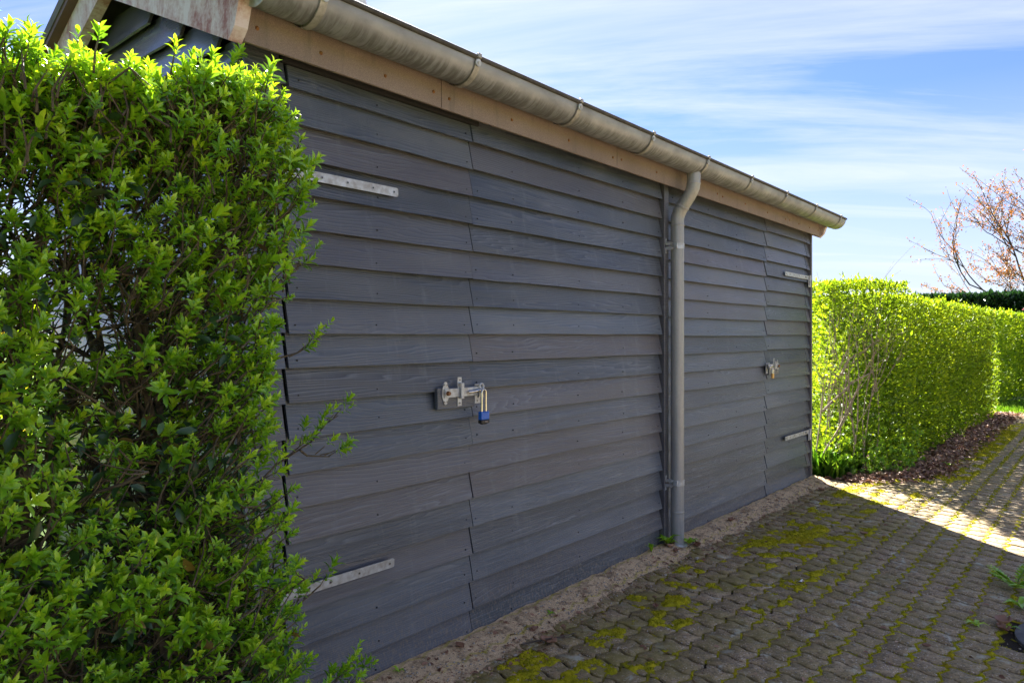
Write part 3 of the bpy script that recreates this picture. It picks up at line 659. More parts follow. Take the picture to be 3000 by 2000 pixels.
# strap hinges
def rounded_bar(x0, x1, z0, z1, y0, y1, endr):
    h2 = (z1 - z0); pts = [(x0, z0), (x1 - endr, z0)] + [(x1 - endr + endr * math.sin(a), z0 + endr - endr * math.cos(a)) for a in (0.4, 0.8, 1.2, 1.57)] + [(x1 - endr + endr * math.cos(a), z1 - endr + endr * math.sin(a)) for a in (0.0, 0.4, 0.8, 1.2)] + [(x1 - endr, z1), (x0, z1)]
    return MB().prism(pts, 1, y0, y1)
def screws_on(parent, xs, zs, y, r=0.0062):
    for x, z in zip(xs, zs):
        s = MB().prism(ngon(x, z, r, 10), 1, y - 0.0012, y + 0.001).obj('screw', M['screw'], parent)
        MB().prism(ngon(x, z, r * 0.55, 6), 1, y - 0.0016, y - 0.0011).obj('screw_socket', M['dark'], parent)
def hinge_left(zc, x1, xs, mir=None):
    hg = rounded_bar(1.352, x1, zc - 0.0175, zc + 0.0175, YW - 0.0085, YW - 0.0035, 0.008).obj('strap_hinge', M['galv'], shed)
    k = MB().tube([(1.345, YW - 0.010, zc - 0.022), (1.345, YW - 0.010, zc + 0.022)], 0.011, 12); k.tube([(1.345, YW - 0.010, zc - 0.05), (1.345, YW - 0.010, zc - 0.0222)], 0.0085, 12)
    o = k.obj('pintle', M['galv'], hg); shade_auto(o)
    MB().box(1.318, 1.372, YW - 0.0075, YW - 0.003, zc - 0.075, zc - 0.012, 0.002).obj('pintle_plate', M['galv'], hg)
    screws_on(hg, xs, [zc] * len(xs), YW - 0.0085); screws_on(hg, [1.332, 1.36], [zc - 0.055] * 2, YW - 0.0075)
    MB().prism(ngon(1.420, zc + 0.001, 0.0095, 6), 1, YW - 0.0155, YW - 0.0085).obj('bolt', M['galv'], hg)
hinge_left(1.923, 1.872, [1.513, 1.626, 1.745, 1.850]); hinge_left(0.453, 1.852, [1.46, 1.55, 1.68, 1.828])
def hinge_right(zc):
    bar = rounded_bar(-6.888, -6.262, zc - 0.0175, zc + 0.0175, YW - 0.0085, YW - 0.0035, 0.008)
    bar.v = [(-x, y, z) for x, y, z in bar.v]; hg = bar.obj('strap_hinge', M['galv'], shed)
    k = MB().tube([(6.905, YW - 0.012, zc - 0.022), (6.905, YW - 0.012, zc + 0.024)], 0.014, 12); k.tube([(6.905, YW - 0.012, zc - 0.075), (6.905, YW - 0.012, zc - 0.0222)], 0.010, 12)
    o = k.obj('pintle', M['galv'], hg); shade_auto(o)
    MB().box(6.885, 6.945, YW - 0.0075, YW - 0.003, zc - 0.085, zc + 0.018, 0.002).obj('pintle_plate', M['galv'], hg)
    screws_on(hg, [6.29, 6.39, 6.49, 6.62, 6.72], [zc] * 5, YW - 0.0085); MB().prism(ngon(6.80, zc, 0.010, 6), 1, YW - 0.0155, YW - 0.0085).obj('bolt', M['screw'], hg)
hinge_right(1.898); hinge_right(0.458)

# latches
def latch(x0, zc, m, small=False):
    # m=+1: pivot on the left leaf, staple right of the joint.  x0 is the joint
    X = lambda d: x0 + m * d
    def bx(mb, a, b, y0, y1, z0, z1, c=0.001): q = sorted((X(a), X(b))); return mb.box(q[0], q[1], y0, y1, z0, z1, c)
    F = YW - 0.015
    la = bx(MB(), -0.233, -0.004, F, YW + 0.006, zc - 0.068, zc + 0.024, 0.002).obj('latch', M['wood'], shed)
    # pivot plate with lobes
    pl = []
    for k in range(40):
        a = 2 * math.pi * k / 40; dx_ = 0.021 + 0.006 * math.cos(4 * a); pts_z = 0.049 * math.sin(a); xw = 0.020 * math.cos(a) * (0.78 + 0.30 * abs(math.cos(2.0 * math.asin(max(-1, min(1, math.sin(a)))))))
        pl.append((X(-0.190) + xw, zc + pts_z))
    MB().prism(pl, 1, F - 0.0045, F - 0.0008).obj('pivot_plate', M['galv'], la)
    screws_on(la, [X(-0.198), X(-0.182), X(-0.198), X(-0.182)], [zc + 0.036, zc + 0.036, zc - 0.036, zc - 0.036], F - 0.0046, 0.004)
    # swinging bar
    b = bx(MB(), -0.20, 0.030, F - 0.0095, F - 0.0050, zc - 0.019, zc + 0.019, 0.001).obj('latch_bar', M['galv'], la)
    o = MB().tube([(X(-0.185), F - 0.0096, zc), (X(-0.185), F - 0.013, zc)], 0.015, 16).obj('washer', M['galv'], la); shade_auto(o)
    o = MB().tube([(X(-0.185), F - 0.013, zc), (X(-0.185), F - 0.024, zc)], [0.0105, 0.0085], 10).obj('pivot_bolt', M['rust'], la)
    # keeper
    kp = MB(); bx(kp, -0.117, -0.092, F - 0.0040, F - 0.0006, zc - 0.060, zc + 0.066); kp.obj('keeper_plate', M['galv'], la)
    kp = MB(); bx(kp, -0.112, -0.094, F - 0.022, F - 0.0165, zc - 0.027, zc + 0.042); bx(kp, -0.112, -0.094, F - 0.0166, F - 0.004, zc + 0.036, zc + 0.0415); bx(kp, -0.112, -0.094, F - 0.0166, F - 0.004, zc - 0.0265, zc - 0.021)
    kp.obj('keeper_loop', M['galv'], la); screws_on(la, [X(-0.1045)] * 2, [zc + 0.054, zc - 0.047], F - 0.0041, 0.005)
    # staple on the other side: plate, eye and round hasp loop
    st = MB(); bx(st, 0.004, 0.040, YW - 0.0075, YW - 0.003, zc - 0.058, zc + 0.030); st.obj('staple_plate', M['galv'], la)
    screws_on(la, [X(0.020)] * 2, [zc + 0.018, zc - 0.045], YW - 0.0076, 0.005)
    ring = [(X(0.047) , F - 0.012 , zc + 0.022)]
    ey = MB(); pts = [(X(0.028 + 0.013 * math.cos(a)), F - 0.010, zc + 0.018 + 0.013 * math.sin(a)) for a in np.linspace(0, 2 * math.pi, 15)]
    ey.tube(pts, 0.005, 8, cap=False); ey.tube([(X(0.028), F - 0.010, zc + 0.006), (X(0.022), F - 0.014, zc - 0.026)], 0.0055, 8); o = ey.obj('staple_eye', M['galv'], la); shade_auto(o)
    lp = MB().tube([(X(-0.062), F - 0.016, zc - 0.002), (X(-0.03), F - 0.020, zc), (X(0.008), F - 0.022, zc + 0.004), (X(0.022), F - 0.020, zc + 0.002), (X(0.030), F - 0.016, zc - 0.006)], [0.006, 0.0065, 0.0065, 0.006, 0.005], 10)
    o = lp.obj('hasp_rod', M['steel'], la); shade_auto(o)
    MB().prism([(X(0.006), zc - 0.005), (X(0.028), zc - 0.010), (X(0.034), zc - 0.028), (X(0.002), zc - 0.028)], 1, F - 0.019, F - 0.009).obj('staple_tab', M['screw'], la)
    return la
latch(XJ, 1.107, 1); latch(XD0, 1.100, -1, True)

def shackle(mb, xa, xb, y, z0, z1, r):
    pts = [(xa, y, z0), (xa, y, z1 - (xb - xa) / 2)] + [((xa + xb) / 2 - (xb - xa) / 2 * math.cos(a), y, z1 - (xb - xa) / 2 + (xb - xa) / 2 * math.sin(a)) for a in np.linspace(0.3, math.pi - 0.3, 8)] + [(xb, y, z1 - (xb - xa) / 2), (xb, y, z0)]
    return mb.tube(pts, r, 12)
LX, LY, LZ = 2.330, YW - 0.052, 0.966
pad = empty('padlock', (LX, LY, LZ), 'blue padlock with long steel shackle hanging from the near latch', 'padlock')
MB().box(LX - 0.026, LX + 0.026, LY - 0.0115, LY + 0.0115, LZ + 0.014, LZ + 0.050, 0.003).obj('lock_body', M['blue'], pad)
MB().box(LX - 0.0265, LX + 0.0265, LY - 0.0125, LY + 0.0125, LZ - 0.002, LZ + 0.0137, 0.003).obj('base_cap', M['blackp'], pad)
MB().box(LX - 0.016, LX + 0.012, LY - 0.009, LY + 0.009, LZ - 0.006, LZ - 0.0022, 0.001).obj('keyway_cover', M['blackp'], pad)
sh = MB(); shackle(sh, LX - 0.0135, LX + 0.0135, LY, LZ + 0.045, LZ + 0.148, 0.0042); o = sh.obj('shackle', M['steel'], pad); shade_auto(o)
tcu = bpy.data.curves.new('lettering', 'FONT'); tcu.body = 'ABUS'; tcu.size = 0.0085; tcu.extrude = 0.0002; tcu.align_x = 'CENTER'
to = bpy.data.objects.new('tmp', tcu); COL.objects.link(to)
dg = bpy.context.evaluated_depsgraph_get(); tme = bpy.data.meshes.new_from_object(to.evaluated_get(dg)); bpy.data.objects.remove(to)
tme.transform(Matrix.Translation((LX + 0.004, LY - 0.0127, LZ + 0.003)) @ Matrix.Rotation(math.pi / 2, 4, 'X')); tme.materials.clear(); link('lettering', tme, M['print'], pad)
BX, BY, BZ = XD0 - 0.015, YW - 0.052, 1.005
pad2 = empty('padlock', (BX, BY, BZ), 'small brass padlock hanging from the far latch', 'padlock')
MB().box(BX - 0.017, BX + 0.017, BY - 0.0075, BY + 0.0075, BZ, BZ + 0.040, 0.002).obj('lock_body', M['brass'], pad2)
sh = MB(); shackle(sh, BX - 0.010, BX + 0.010, BY, BZ + 0.036, BZ + 0.082, 0.0032); o = sh.obj('shackle', M['steel'], pad2); shade_auto(o)

# ------------------------------------------------------------------ near privet hedge
def shoot_mesh(name, r, n_pair, Ls, stem, young):
    # a twig tip along +Z with opposite leaf pairs, upright at the tip
    P, D, Nn, L, W, R = [], [], [], [], [], []
    ang = r.uniform(0, 3.14)
    for i in range(n_pair):
        t_ = i / max(1, n_pair - 1); z = stem * (0.25 + 0.75 * t_); ang += math.pi / 2 + r.uniform(-.3, .3)
        op = math.radians(68 - 46 * t_ + r.uniform(-10, 10)); ln = Ls * (0.75 + 0.45 * math.sin(math.pi * (0.25 + 0.6 * t_))) * r.uniform(.85, 1.15)
        for s_ in (0, math.pi):
            a = ang + s_ + r.uniform(-.2, .2); d = (math.sin(op) * math.cos(a), math.sin(op) * math.sin(a), math.cos(op))
            P.append((0, 0, z)); D.append(d); Nn.append((-math.cos(op) * math.cos(a), -math.cos(op) * math.sin(a), math.sin(op))); l2 = ln * r.uniform(.88, 1.1); L.append(l2); W.append(l2 * r.uniform(.33, .42))
            R.append(min(1, max(.46, young - 0.30 * (1 - t_) + r.uniform(-.10, .12))))
    v, f, rr = leaf_batch(P, D, Nn, L, W, np.array(R), curl=0.16)
    return v, f, rr
SHV = []
for k in range(14):
    r = random.Random(500 + k); SHV.append(shoot_mesh('s', r, r.choice([4, 5, 5, 6, 7]), r.uniform(0.0165, 0.023), r.uniform(0.024, 0.042), r.uniform(.70, 1.0)))
shoot_me = []
for v, f, r in SHV: me = fast_mesh('leafy_shoot', v, f, {'rnd': r}); me.materials.append(M['leaf']); shoot_me.append(me)
def orient(D):
    D = D / np.linalg.norm(D); ref = rng.normal(size=3); u = ref - D * ref.dot(D); u /= np.linalg.norm(u); q = np.cross(D, u); return np.stack([u, q, D], 1)

hx0, hx1, hy0, hy1 = -0.75, 0.94, 1.36, 1.86
def top1(x): return 1.825 + 0.09 * max(-.2, min(.45, x - 0.30)) + 0.022 * math.sin(9 * x)
def right1(z): return 0.862 + 0.035 * math.sin(3.3 * z + 1.0) + 0.02 * math.sin(8 * z) - 0.16 * max(0, z - 1.72) / 0.25 + 0.095 * max(0, min(1, (0.95 - z) / 0.6))
hedge = empty('privet_hedge', (0.5, 1.6, 0), 'tall bright green privet hedge in front of the shed gable', 'hedge')
stems = MB(); tips = []
rs = random.Random(42)
def wig(p, d, L, r0, r1, n, jit, mb, up=0.0, steer=None, chk=None):
    pts = [Vector(p)]; dd = Vector(d).normalized(); rad = [r0]
    for i in range(n):
        dd = (dd + Vector((rs.gauss(0, jit), rs.gauss(0, jit), rs.gauss(0, jit) + up))).normalized()
        if steer is not None: dd = steer(pts[-1], dd)
        pts.append(pts[-1] + dd * L / n); rad.append(r0 + (r1 - r0) * (i + 1) / n)
    if chk is not None and not chk(pts[-1]): return pts
    mb.tube(pts, rad, 7 if r0 > .008 else 5 if r0 > .003 else 4); return pts
def inside1(p, m=0.0): return hx0 - m < p.x < right1(p.z) + m and hy0 - m < p.y < hy1 + m and 0 < p.z < top1(p.x) + m
def clampdir(p, d):
    d = Vector(d)
    if p.x > right1(p.z) - 0.12: d.x -= 0.8
    if p.y < hy0 + 0.10: d.y += 0.6
    if p.y > hy1 - 0.10: d.y -= 0.6
    if p.z > top1(p.x) - 0.12: d.z -= 0.5
    return d
def steer1(p, d):
    d = Vector(d)
    if p.x > right1(p.z) - 0.16: d.x = min(d.x, -0.12)
    if p.y < hy0 + 0.16: d.y = max(d.y, .1)
    if p.z > top1(p.x) - 0.10: d.z = min(d.z, -.2)
    return d.normalized()
bases = [(x + rs.uniform(-.05, .05), 1.66 + rs.uniform(-.09, .09)) for x in (-.6, -.38, -.15, .05, .18, .30, .44, .55, .66, .77, .84)]
for bx_, by_ in bases:
    for s_ in range(rs.choice([2, 3])):
        lean = Vector((rs.uniform(-.30, .25), rs.uniform(-.10, .10), 1)); p0 = Vector((bx_ + rs.uniform(-.03, .03), by_ + rs.uniform(-.03, .03), -0.02))
        r0 = rs.uniform(0.010, 0.021); pts = wig(p0, lean, rs.uniform(1.35, 1.8), r0, r0 * .35, 12, 0.10, stems, 0.04, steer=steer1)
        pts = [q for q in pts if inside1(q, 0.05)]
        for q in pts[2:]:
            for b_ in range(rs.choice([2, 3, 3])):
                d = clampdir(q, (rs.uniform(-1, 1), rs.uniform(-1.1, .7), rs.uniform(0.0, .9))); L = rs.uniform(.16, .38); r1 = rs.uniform(.003, .006)
                p2 = wig(q, d, L, r1, r1 * .45, 5, 0.16, stems, 0.05, chk=lambda e: inside1(e, .03))
                if not inside1(p2[-1], .03): continue
                for q2 in p2[2:]:
                    if not inside1(q2, .04): continue
                    for c_ in range(rs.choice([1, 2, 2])):
                        d3 = clampdir(q2, (rs.uniform(-1, 1), rs.uniform(-1.2, .6), rs.uniform(-.1, 1))); p3 = wig(q2, d3, rs.uniform(.05, .14), .0019, .0011, 3, 0.15, stems, 0.06, chk=lambda e: inside1(e, .045))
                        if inside1(p3[-1], 0.045): tips.append((p3[-1], p3[-1] - p3[-2]))
stems.obj('stems', M['bark'], hedge)
print('tips', len(tips))
# shoots on the outside of the hedge
cand = []
def addshoot(p, d, s=1.0): cand.append((np.array(p, float), np.array(d, float), s))
for p, d in tips:
    if rs.random() < 0.55: addshoot(p, (d.x * .8 + rs.gauss(0, .25), d.y * .8 - 0.35 + rs.gauss(0, .25), d.z + 0.75), rs.uniform(.8, 1.1))
twig2 = MB()
def twigto(p, d, L): twig2.tube([Vector(p) - Vector(d).normalized() * L, Vector(p) - Vector(d).normalized() * L * .5 + Vector((rs.gauss(0, .006), rs.gauss(0, .006), rs.gauss(0, .006))), Vector(p) + Vector(d).normalized() * 0.03], [0.0022, 0.0018, 0.0012], 4)
clus = lambda x, z, s=0: float(fbm(np.array([x * 5.5 + 40]), np.array([z * 5.5 + 9]), 91 + s, 3)[0])
for k in range(7800):                           # front face
    z = rs.uniform(0.0, 1.92); x = rs.uniform(hx0, right1(z) + 0.02)
    if z > top1(x): continue
    cl = clus(x, z); dens = 0.14 + 1.0 * max(0, min(1, (cl - 0.40) / 0.20)) + 0.8 * max(0, (z - 1.55) / 0.3)
    if rs.random() > dens: continue
    y = hy0 + abs(rs.gauss(0, 0.075)) + 0.04 * math.sin(7 * x + 3 * z); d = (rs.gauss(0.10, .35), -0.62 + rs.gauss(0, .25), 0.70 + rs.gauss(0, .25))
    addshoot((x, y, z), d, rs.uniform(.62, 1.28))
    if rs.random() < 0.6: twigto((x, y, z), d, rs.uniform(.05, .12))
for k in range(2000):                           # right end
    z = rs.uniform(0.0, 1.9); y = rs.uniform(hy0, hy1); x = right1(z) - abs(rs.gauss(0, 0.05)); d = (0.65 + rs.gauss(0, .25), rs.gauss(-.2, .3), .65 + rs.gauss(0, .25))
    if z > top1(x): continue
    addshoot((x, y, z), d, rs.uniform(.8, 1.1)); 
    if rs.random() < 0.6: twigto((x, y, z), d, rs.uniform(.05, .12))
for k in range(3300):                           # top
    x = rs.uniform(hx0, right1(1.85)); y = rs.uniform(hy0, hy1); z = top1(x) - abs(rs.gauss(0, .07)) + (rs.uniform(.02, .06) if rs.random() < .13 else 0); d = (rs.gauss(0, .28), rs.gauss(-.08, .28), 1)
    addshoot((x, y, z), d, rs.uniform(.85, 1.2)); twigto((x, y, z), d, rs.uniform(.03, .07))
for k in range(500):                            # back
    z = rs.uniform(0.9, 1.85); x = rs.uniform(hx0, right1(z)); addshoot((x, hy1 - abs(rs.gauss(0, .06)), z), (rs.gauss(0, .3), .6, .7), rs.uniform(.8, 1.1))
# long stray shoots that stick out past the end, as beside the lower boards and mid height
for p0, p1, nn in (((0.86, 1.52, 1.00), (1.075, 1.50, 1.145), 9), ((0.98, 1.50, 1.07), (1.06, 1.50, 1.05), 4), ((0.88, 1.46, 0.42), (1.06, 1.43, 0.53), 9), ((0.96, 1.45, .46), (1.10, 1.44, .50), 6), ((0.86, 1.5, 1.42), (0.99, 1.5, 1.53), 4), ((0.88, 1.5, 1.27), (1.0, 1.48, 1.33), 4), ((.86, 1.5, .66), (1.02, 1.48, .74), 5), ((0.80, 1.55, 1.80), (0.835, 1.55, 1.965), 6), ((0.84, 1.52, 1.72), (0.90, 1.52, 1.82), 4), ((.36, 1.5, 1.75), (.35, 1.5, 1.88), 4)):
    a, b_ = Vector(p0), Vector(p1); stems_pts = [a + (b_ - a) * t_ + Vector((rs.gauss(0, .006), rs.gauss(0, .006), rs.gauss(0, .006))) for t_ in (0, .33, .66, 1)]
    twig2.tube(stems_pts, [.0032, .0026, .002, .0013], 5)
    for i in range(nn):
        t_ = 0.35 + 0.65 * (i + 1) / nn; q = a + (b_ - a) * t_; d = (b_ - a).normalized() * .8 + Vector((rs.gauss(0, .3), -0.25 + rs.gauss(0, .25), .55 + rs.gauss(0, .2))); q2 = q + d.normalized() * .03
        addshoot(q2, d, rs.uniform(.85, 1.15)); twig2.tube([q, q2], [.0015, .001], 4)
twig2.obj('twigs', M['bark'], hedge)
# older, larger, darker leaves hanging inside
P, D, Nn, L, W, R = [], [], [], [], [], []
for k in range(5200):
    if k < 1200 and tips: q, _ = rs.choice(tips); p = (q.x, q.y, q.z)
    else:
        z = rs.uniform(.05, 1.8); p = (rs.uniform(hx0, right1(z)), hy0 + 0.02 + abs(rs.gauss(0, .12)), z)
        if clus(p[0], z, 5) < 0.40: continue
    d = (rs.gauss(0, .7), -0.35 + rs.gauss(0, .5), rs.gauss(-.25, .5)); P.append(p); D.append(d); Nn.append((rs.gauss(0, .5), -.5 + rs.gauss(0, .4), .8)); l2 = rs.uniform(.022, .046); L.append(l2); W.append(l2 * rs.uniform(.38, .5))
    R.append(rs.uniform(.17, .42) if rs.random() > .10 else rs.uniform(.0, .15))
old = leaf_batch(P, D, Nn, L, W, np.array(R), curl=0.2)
def placed(v, p, d, s): return v @ (orient(d).T) * s + p
# the 300 shoots that show largest are objects, the rest is one mesh
def viskey(c):
    p = c[0]; dd = p[0] * ca + p[1] * sa; r = p[0] * sa - p[1] * ca
    return dd + (0 if (dd > .3 and abs(r / dd) < .74 and abs((p[2] - 1.35) / dd) < .5) else 50) + max(0, p[1] - 1.5) * 3
order = sorted(range(len(cand)), key=lambda i: viskey(cand[i]))
bs = [old]
for rank, i in enumerate(order):
    p, d, s = cand[i]; q = i % len(SHV)
    if rank < 300:
        o = link('leafy_shoot', shoot_me[q], None, hedge); Rm = orient(d) * s; mw = Matrix([[*Rm[0], p[0]], [*Rm[1], p[1]], [*Rm[2], p[2]], [0, 0, 0, 1]])
        o.matrix_basis = mw
    else:
        v, f, r = SHV[q]; bs.append((placed(v, p, d, s), f, r))
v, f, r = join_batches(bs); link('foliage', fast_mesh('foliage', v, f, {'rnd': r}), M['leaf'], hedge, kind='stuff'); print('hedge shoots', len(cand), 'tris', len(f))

# ------------------------------------------------------------------ far hedges
def leaf_cloud(P, Dn, size, rlo, rhi, out=1.0, cheap=True, jit=0.6, up=.5):
    n = len(P); D = Dn * out + rng.normal(0, jit, (n, 3)); D[:, 2] += up * rng.random(n)
    Lz = rng.uniform(size * .7, size * 1.3, n)
    return leaf_batch(P, D, rng.normal(0, 1, (n, 3)) + np.array([0, -.4, .6]), Lz, Lz * .46, rng.uniform(rlo, rhi, n), cheap=cheap)
def hedge_prism(name, label, foot, ztop, n_face, n_top, size, mat, rng_r=(0.15, 1.0), depth=0.10, thin=None, bark='bark_grey', stems_n=0, group=None, zb=0.0):
    # foot: closed polygon; leaves fill a shell around its faces and top
    c = np.mean(np.array(foot), 0); root = empty(name, (c[0], c[1], 0), label, 'hedge', group)
    P, D = [], []; m = len(foot); seglen = [math.dist(foot[i], foot[(i + 1) % m]) for i in range(m)]; tot = sum(seglen)
    for i in range(m):
        a = np.array(foot[i]); b_ = np.array(foot[(i + 1) % m]); k = int(n_face * seglen[i] / tot); t_ = rng.random(k); xy = a + (b_ - a) * t_[:, None]
        e = (b_ - a) / max(1e-6, seglen[i]); nrm = np.array([e[1], -e[0]])
        zt = ztop(xy[:, 0], xy[:, 1]); z = zb + (zt - zb) * rng.random(k) ** 0.92
        lump = (fbm(xy[:, 0] * 2.1 + xy[:, 1] * 3, z * 2.3, 7) - .5) * 0.18 + (fbm(xy[:, 0] * 7 + xy[:, 1] * 7, z * 7, 17) - .5) * 0.10
        ins = np.abs(rng.normal(0, depth, k)) - lump; shoulder = np.clip((z - zt + 0.16) / 0.16, 0, 1) ** 2 * 0.10
        xy = xy - nrm * (ins + shoulder)[:, None]; p = np.column_stack([xy, z]); keep = np.ones(k, bool) if thin is None else rng.random(k) < thin(p)
        # small holes
        keep &= rng.random(k) < 0.35 + 1.2 * sstep(0.36, 0.52, fbm(p[:, 0] * 9 + p[:, 1] * 9, p[:, 2] * 9, 23))
        P.append(p[keep]); D.append(np.repeat(np.array([[nrm[0], nrm[1], .35]]), keep.sum(), 0))
    xs = np.array(foot)[:, 0]; ys = np.array(foot)[:, 1]; k = n_top * 2
    q = np.column_stack([rng.uniform(xs.min(), xs.max(), k), rng.uniform(ys.min(), ys.max(), k)])
    ins = np.ones(k, bool)
    for i in range(m):
        a = np.array(foot[i]); b_ = np.array(foot[(i + 1) % m]); e = b_ - a; ins &= ((q - a) @ np.array([e[1], -e[0]])) < 0
    q = q[ins]; z = ztop(q[:, 0], q[:, 1]) - np.abs(rng.normal(0, 0.05, len(q))) + (fbm(q[:, 0] * 6, q[:, 1] * 6, 5) - .5) * .12 + (rng.random(len(q)) < .04) * rng.uniform(0, .09, len(q))
    P.append(np.column_stack([q, z])); D.append(np.repeat(np.array([[0, 0, 1.0]]), len(q), 0))
    P = np.vstack(P); D = np.vstack(D); v, f, r = leaf_cloud(P, D, size, *rng_r)
    k = n_face; q = np.column_stack([rng.uniform(xs.min(), xs.max(), k), rng.uniform(ys.min(), ys.max(), k)]); ins = np.ones(k, bool)
    for i in range(m):
        a = np.array(foot[i]); b_ = np.array(foot[(i + 1) % m]); e = (b_ - a) / max(1e-6, seglen[i]); ins &= ((q - a) @ np.array([e[1], -e[0]])) < -0.12
    q = q[ins]; p = np.column_stack([q, zb + (ztop(q[:, 0], q[:, 1]) - .10 - zb) * rng.random(len(q))])
    if thin is not None: p = p[rng.random(len(p)) < np.clip(thin(p) * 0.85, 0, 1)]
    v2, f2, r2 = leaf_cloud(p, rng.normal(0, 1, p.shape), size * 1.7, rng_r[0], rng_r[0] + .35 * (rng_r[1] - rng_r[0]))
    v, f, r = join_batches([(v, f, r), (v2, f2, r2)])
    r = np.clip(r * (0.30 + 1.30 * fbm(v[:, 0] * 3.1 + v[:, 1] * 2.3, v[:, 2] * 3.4, 63, 4)), 0.0, 1.0)
    link('foliage', fast_mesh('foliage', v, f, {'rnd': r}), mat, root, kind='stuff')
    if stems_n:
        s = MB()
        for _ in range(stems_n):
            t_ = rng.random(); i = rs.choices(range(m), seglen)[0]; a = np.array(foot[i]); b_ = np.array(foot[(i + 1) % m]); xy = a + (b_ - a) * t_; xy = xy + (c - xy) * rs.uniform(.1, .35) / max(.3, np.linalg.norm(c - xy))
            wig((xy[0], xy[1], 0), (rs.uniform(-.3, .3), rs.uniform(-.3, .3), 1), float(ztop(xy[0], xy[1])) * rs.uniform(.7, .95), rs.uniform(.008, .016), .003, 7, .10, s, .04)
        s.obj('stems', M[bark], root)
    return root
ztA = lambda x, y: np.where(x < 8.2, 1.89 - 0.10 * np.clip((7.5 - x) / .4, 0, 1), 1.765) + 0.0 * y + 0.0 * x
def thinA(p):
    e = np.clip((8.15 - p[:, 0]) / 0.5, 0, 1) * sstep(1.72, 1.45, p[:, 2]) * sstep(.22, .5, p[:, 2]); return 1 - 0.90 * e
hA = hedge_prism('privet_hedge', 'long clipped yellow green hedge running on from the far shed corner', [(7.34, 2.17), (7.82, 1.60), (15.0, 1.56), (15.0, 2.60), (8.08, 2.62)], ztA, 44000, 13000, 0.045, M['leaf_far'], thin=thinA, stems_n=0)
# the bare twiggy end: grey branches fanning out
sA = MB(); tipsA = []
def fork(p, d, L, r0, depth):
    pts = wig(p, d, L, r0, r0 * .6, 6, .07, sA, .03)
    if depth == 0: tipsA.append((pts[-1], pts[-1] - pts[-2])); return
    for k in range(rs.choice([2, 3])):
        q = pts[rs.choice([3, 4, 5, 6])]; dd = (pts[-1] - pts[-2]).normalized() + Vector((rs.gauss(.05, .35), rs.gauss(0, .35), rs.gauss(.15, .25))); fork(q, dd, L * rs.uniform(.5, .75), r0 * .55, depth - 1)
for p, d, L, r0 in (((7.26, 2.24, 0), (.14, -.10, .6), .95, .019), ((7.30, 2.26, 0), (.05, -.02, .6), .8, .013), ((7.52, 2.10, 0), (0.03, .03, 1), 1.0, .014), ((7.60, 2.0, 0), (.10, -.05, 1), 1.0, .014), ((7.68, 1.98, 0), (0.02, .05, 1), .95, .018), ((7.72, 1.92, 0), (.2, -.06, 1), .9, .012), ((7.85, 1.95, 0), (.05, .0, 1), .95, .014), ((7.66, 2.2, 0), (-.05, .0, 1), .95, .012), ((7.9, 1.85, 0), (.15, -.05, 1), .9, .012), ((7.45, 2.2, 0), (-.02, .02, 1), 1.0, .012), ((7.8, 2.2, 0), (0.0, .0, 1), 1.0, .012)):
    fork(p, d, L, r0 * .62, 3)
for a, b_ in (((7.35, 2.17, .62), (7.95, 1.80, 1.02)), ((7.42, 2.12, .92), (7.95, 1.84, 1.30))):
    A = Vector(a); B = Vector(b_); pts = [A + (B - A) * t_ + Vector((rs.gauss(0, .012), rs.gauss(0, .012), rs.gauss(0, .012) + .05 * math.sin(3 * t_))) for t_ in np.linspace(0, 1, 7)]; sA.tube(pts, [.013, .012, .011, .0095, .008, .007, .005], 7)
sA.obj('branches', M['bark_grey'], hA)
tp = [t_ for t_ in tipsA if t_[0].z < 1.75]
P = np.array([np.array(t_[0]) + rng.normal(0, .035, 3) for t_ in tp for _ in range(7)]); v, f, r = leaf_cloud(P, rng.normal(0, .5, P.shape) + np.array([0, 0, .4]), .042, .45, 1.0)
link('leaf_sprays', fast_mesh('leaf_sprays', v, f, {'rnd': r}), M['leaf_far'], hA, kind='stuff')
# low leafy growth at its foot, nearest to the drive: single shoots
foot_pts = [(rs.uniform(7.2, 8.6), rs.uniform(1.55, 2.15), abs(rs.gauss(.12, .14))) for _ in range(420)]
foot_pts = [p for p in foot_pts if p[1] > 1.52 + 0.75 * max(0, 7.95 - p[0]) - .06]
bs = []; cnt = 0
for p in foot_pts:
    q = rs.randrange(len(SHV)); d = np.array([rs.gauss(-.3, .4), -.5 + rs.gauss(0, .3), .8]); s = rs.uniform(1.0, 1.5)
    if cnt < 120:
        o = link('leafy_shoot', shoot_me[q], None, hA); Rm = orient(d) * s; o.matrix_basis = Matrix([[*Rm[0], p[0]], [*Rm[1], p[1]], [*Rm[2], p[2]], [0, 0, 0, 1]]); cnt += 1
    else: v, f, r = SHV[q]; bs.append((placed(v, np.array(p), d, s), f, r))
v, f, r = join_batches(bs); link('low_growth', fast_mesh('low_growth', v, f, {'rnd': r}), M['leaf'], hA, kind='stuff')

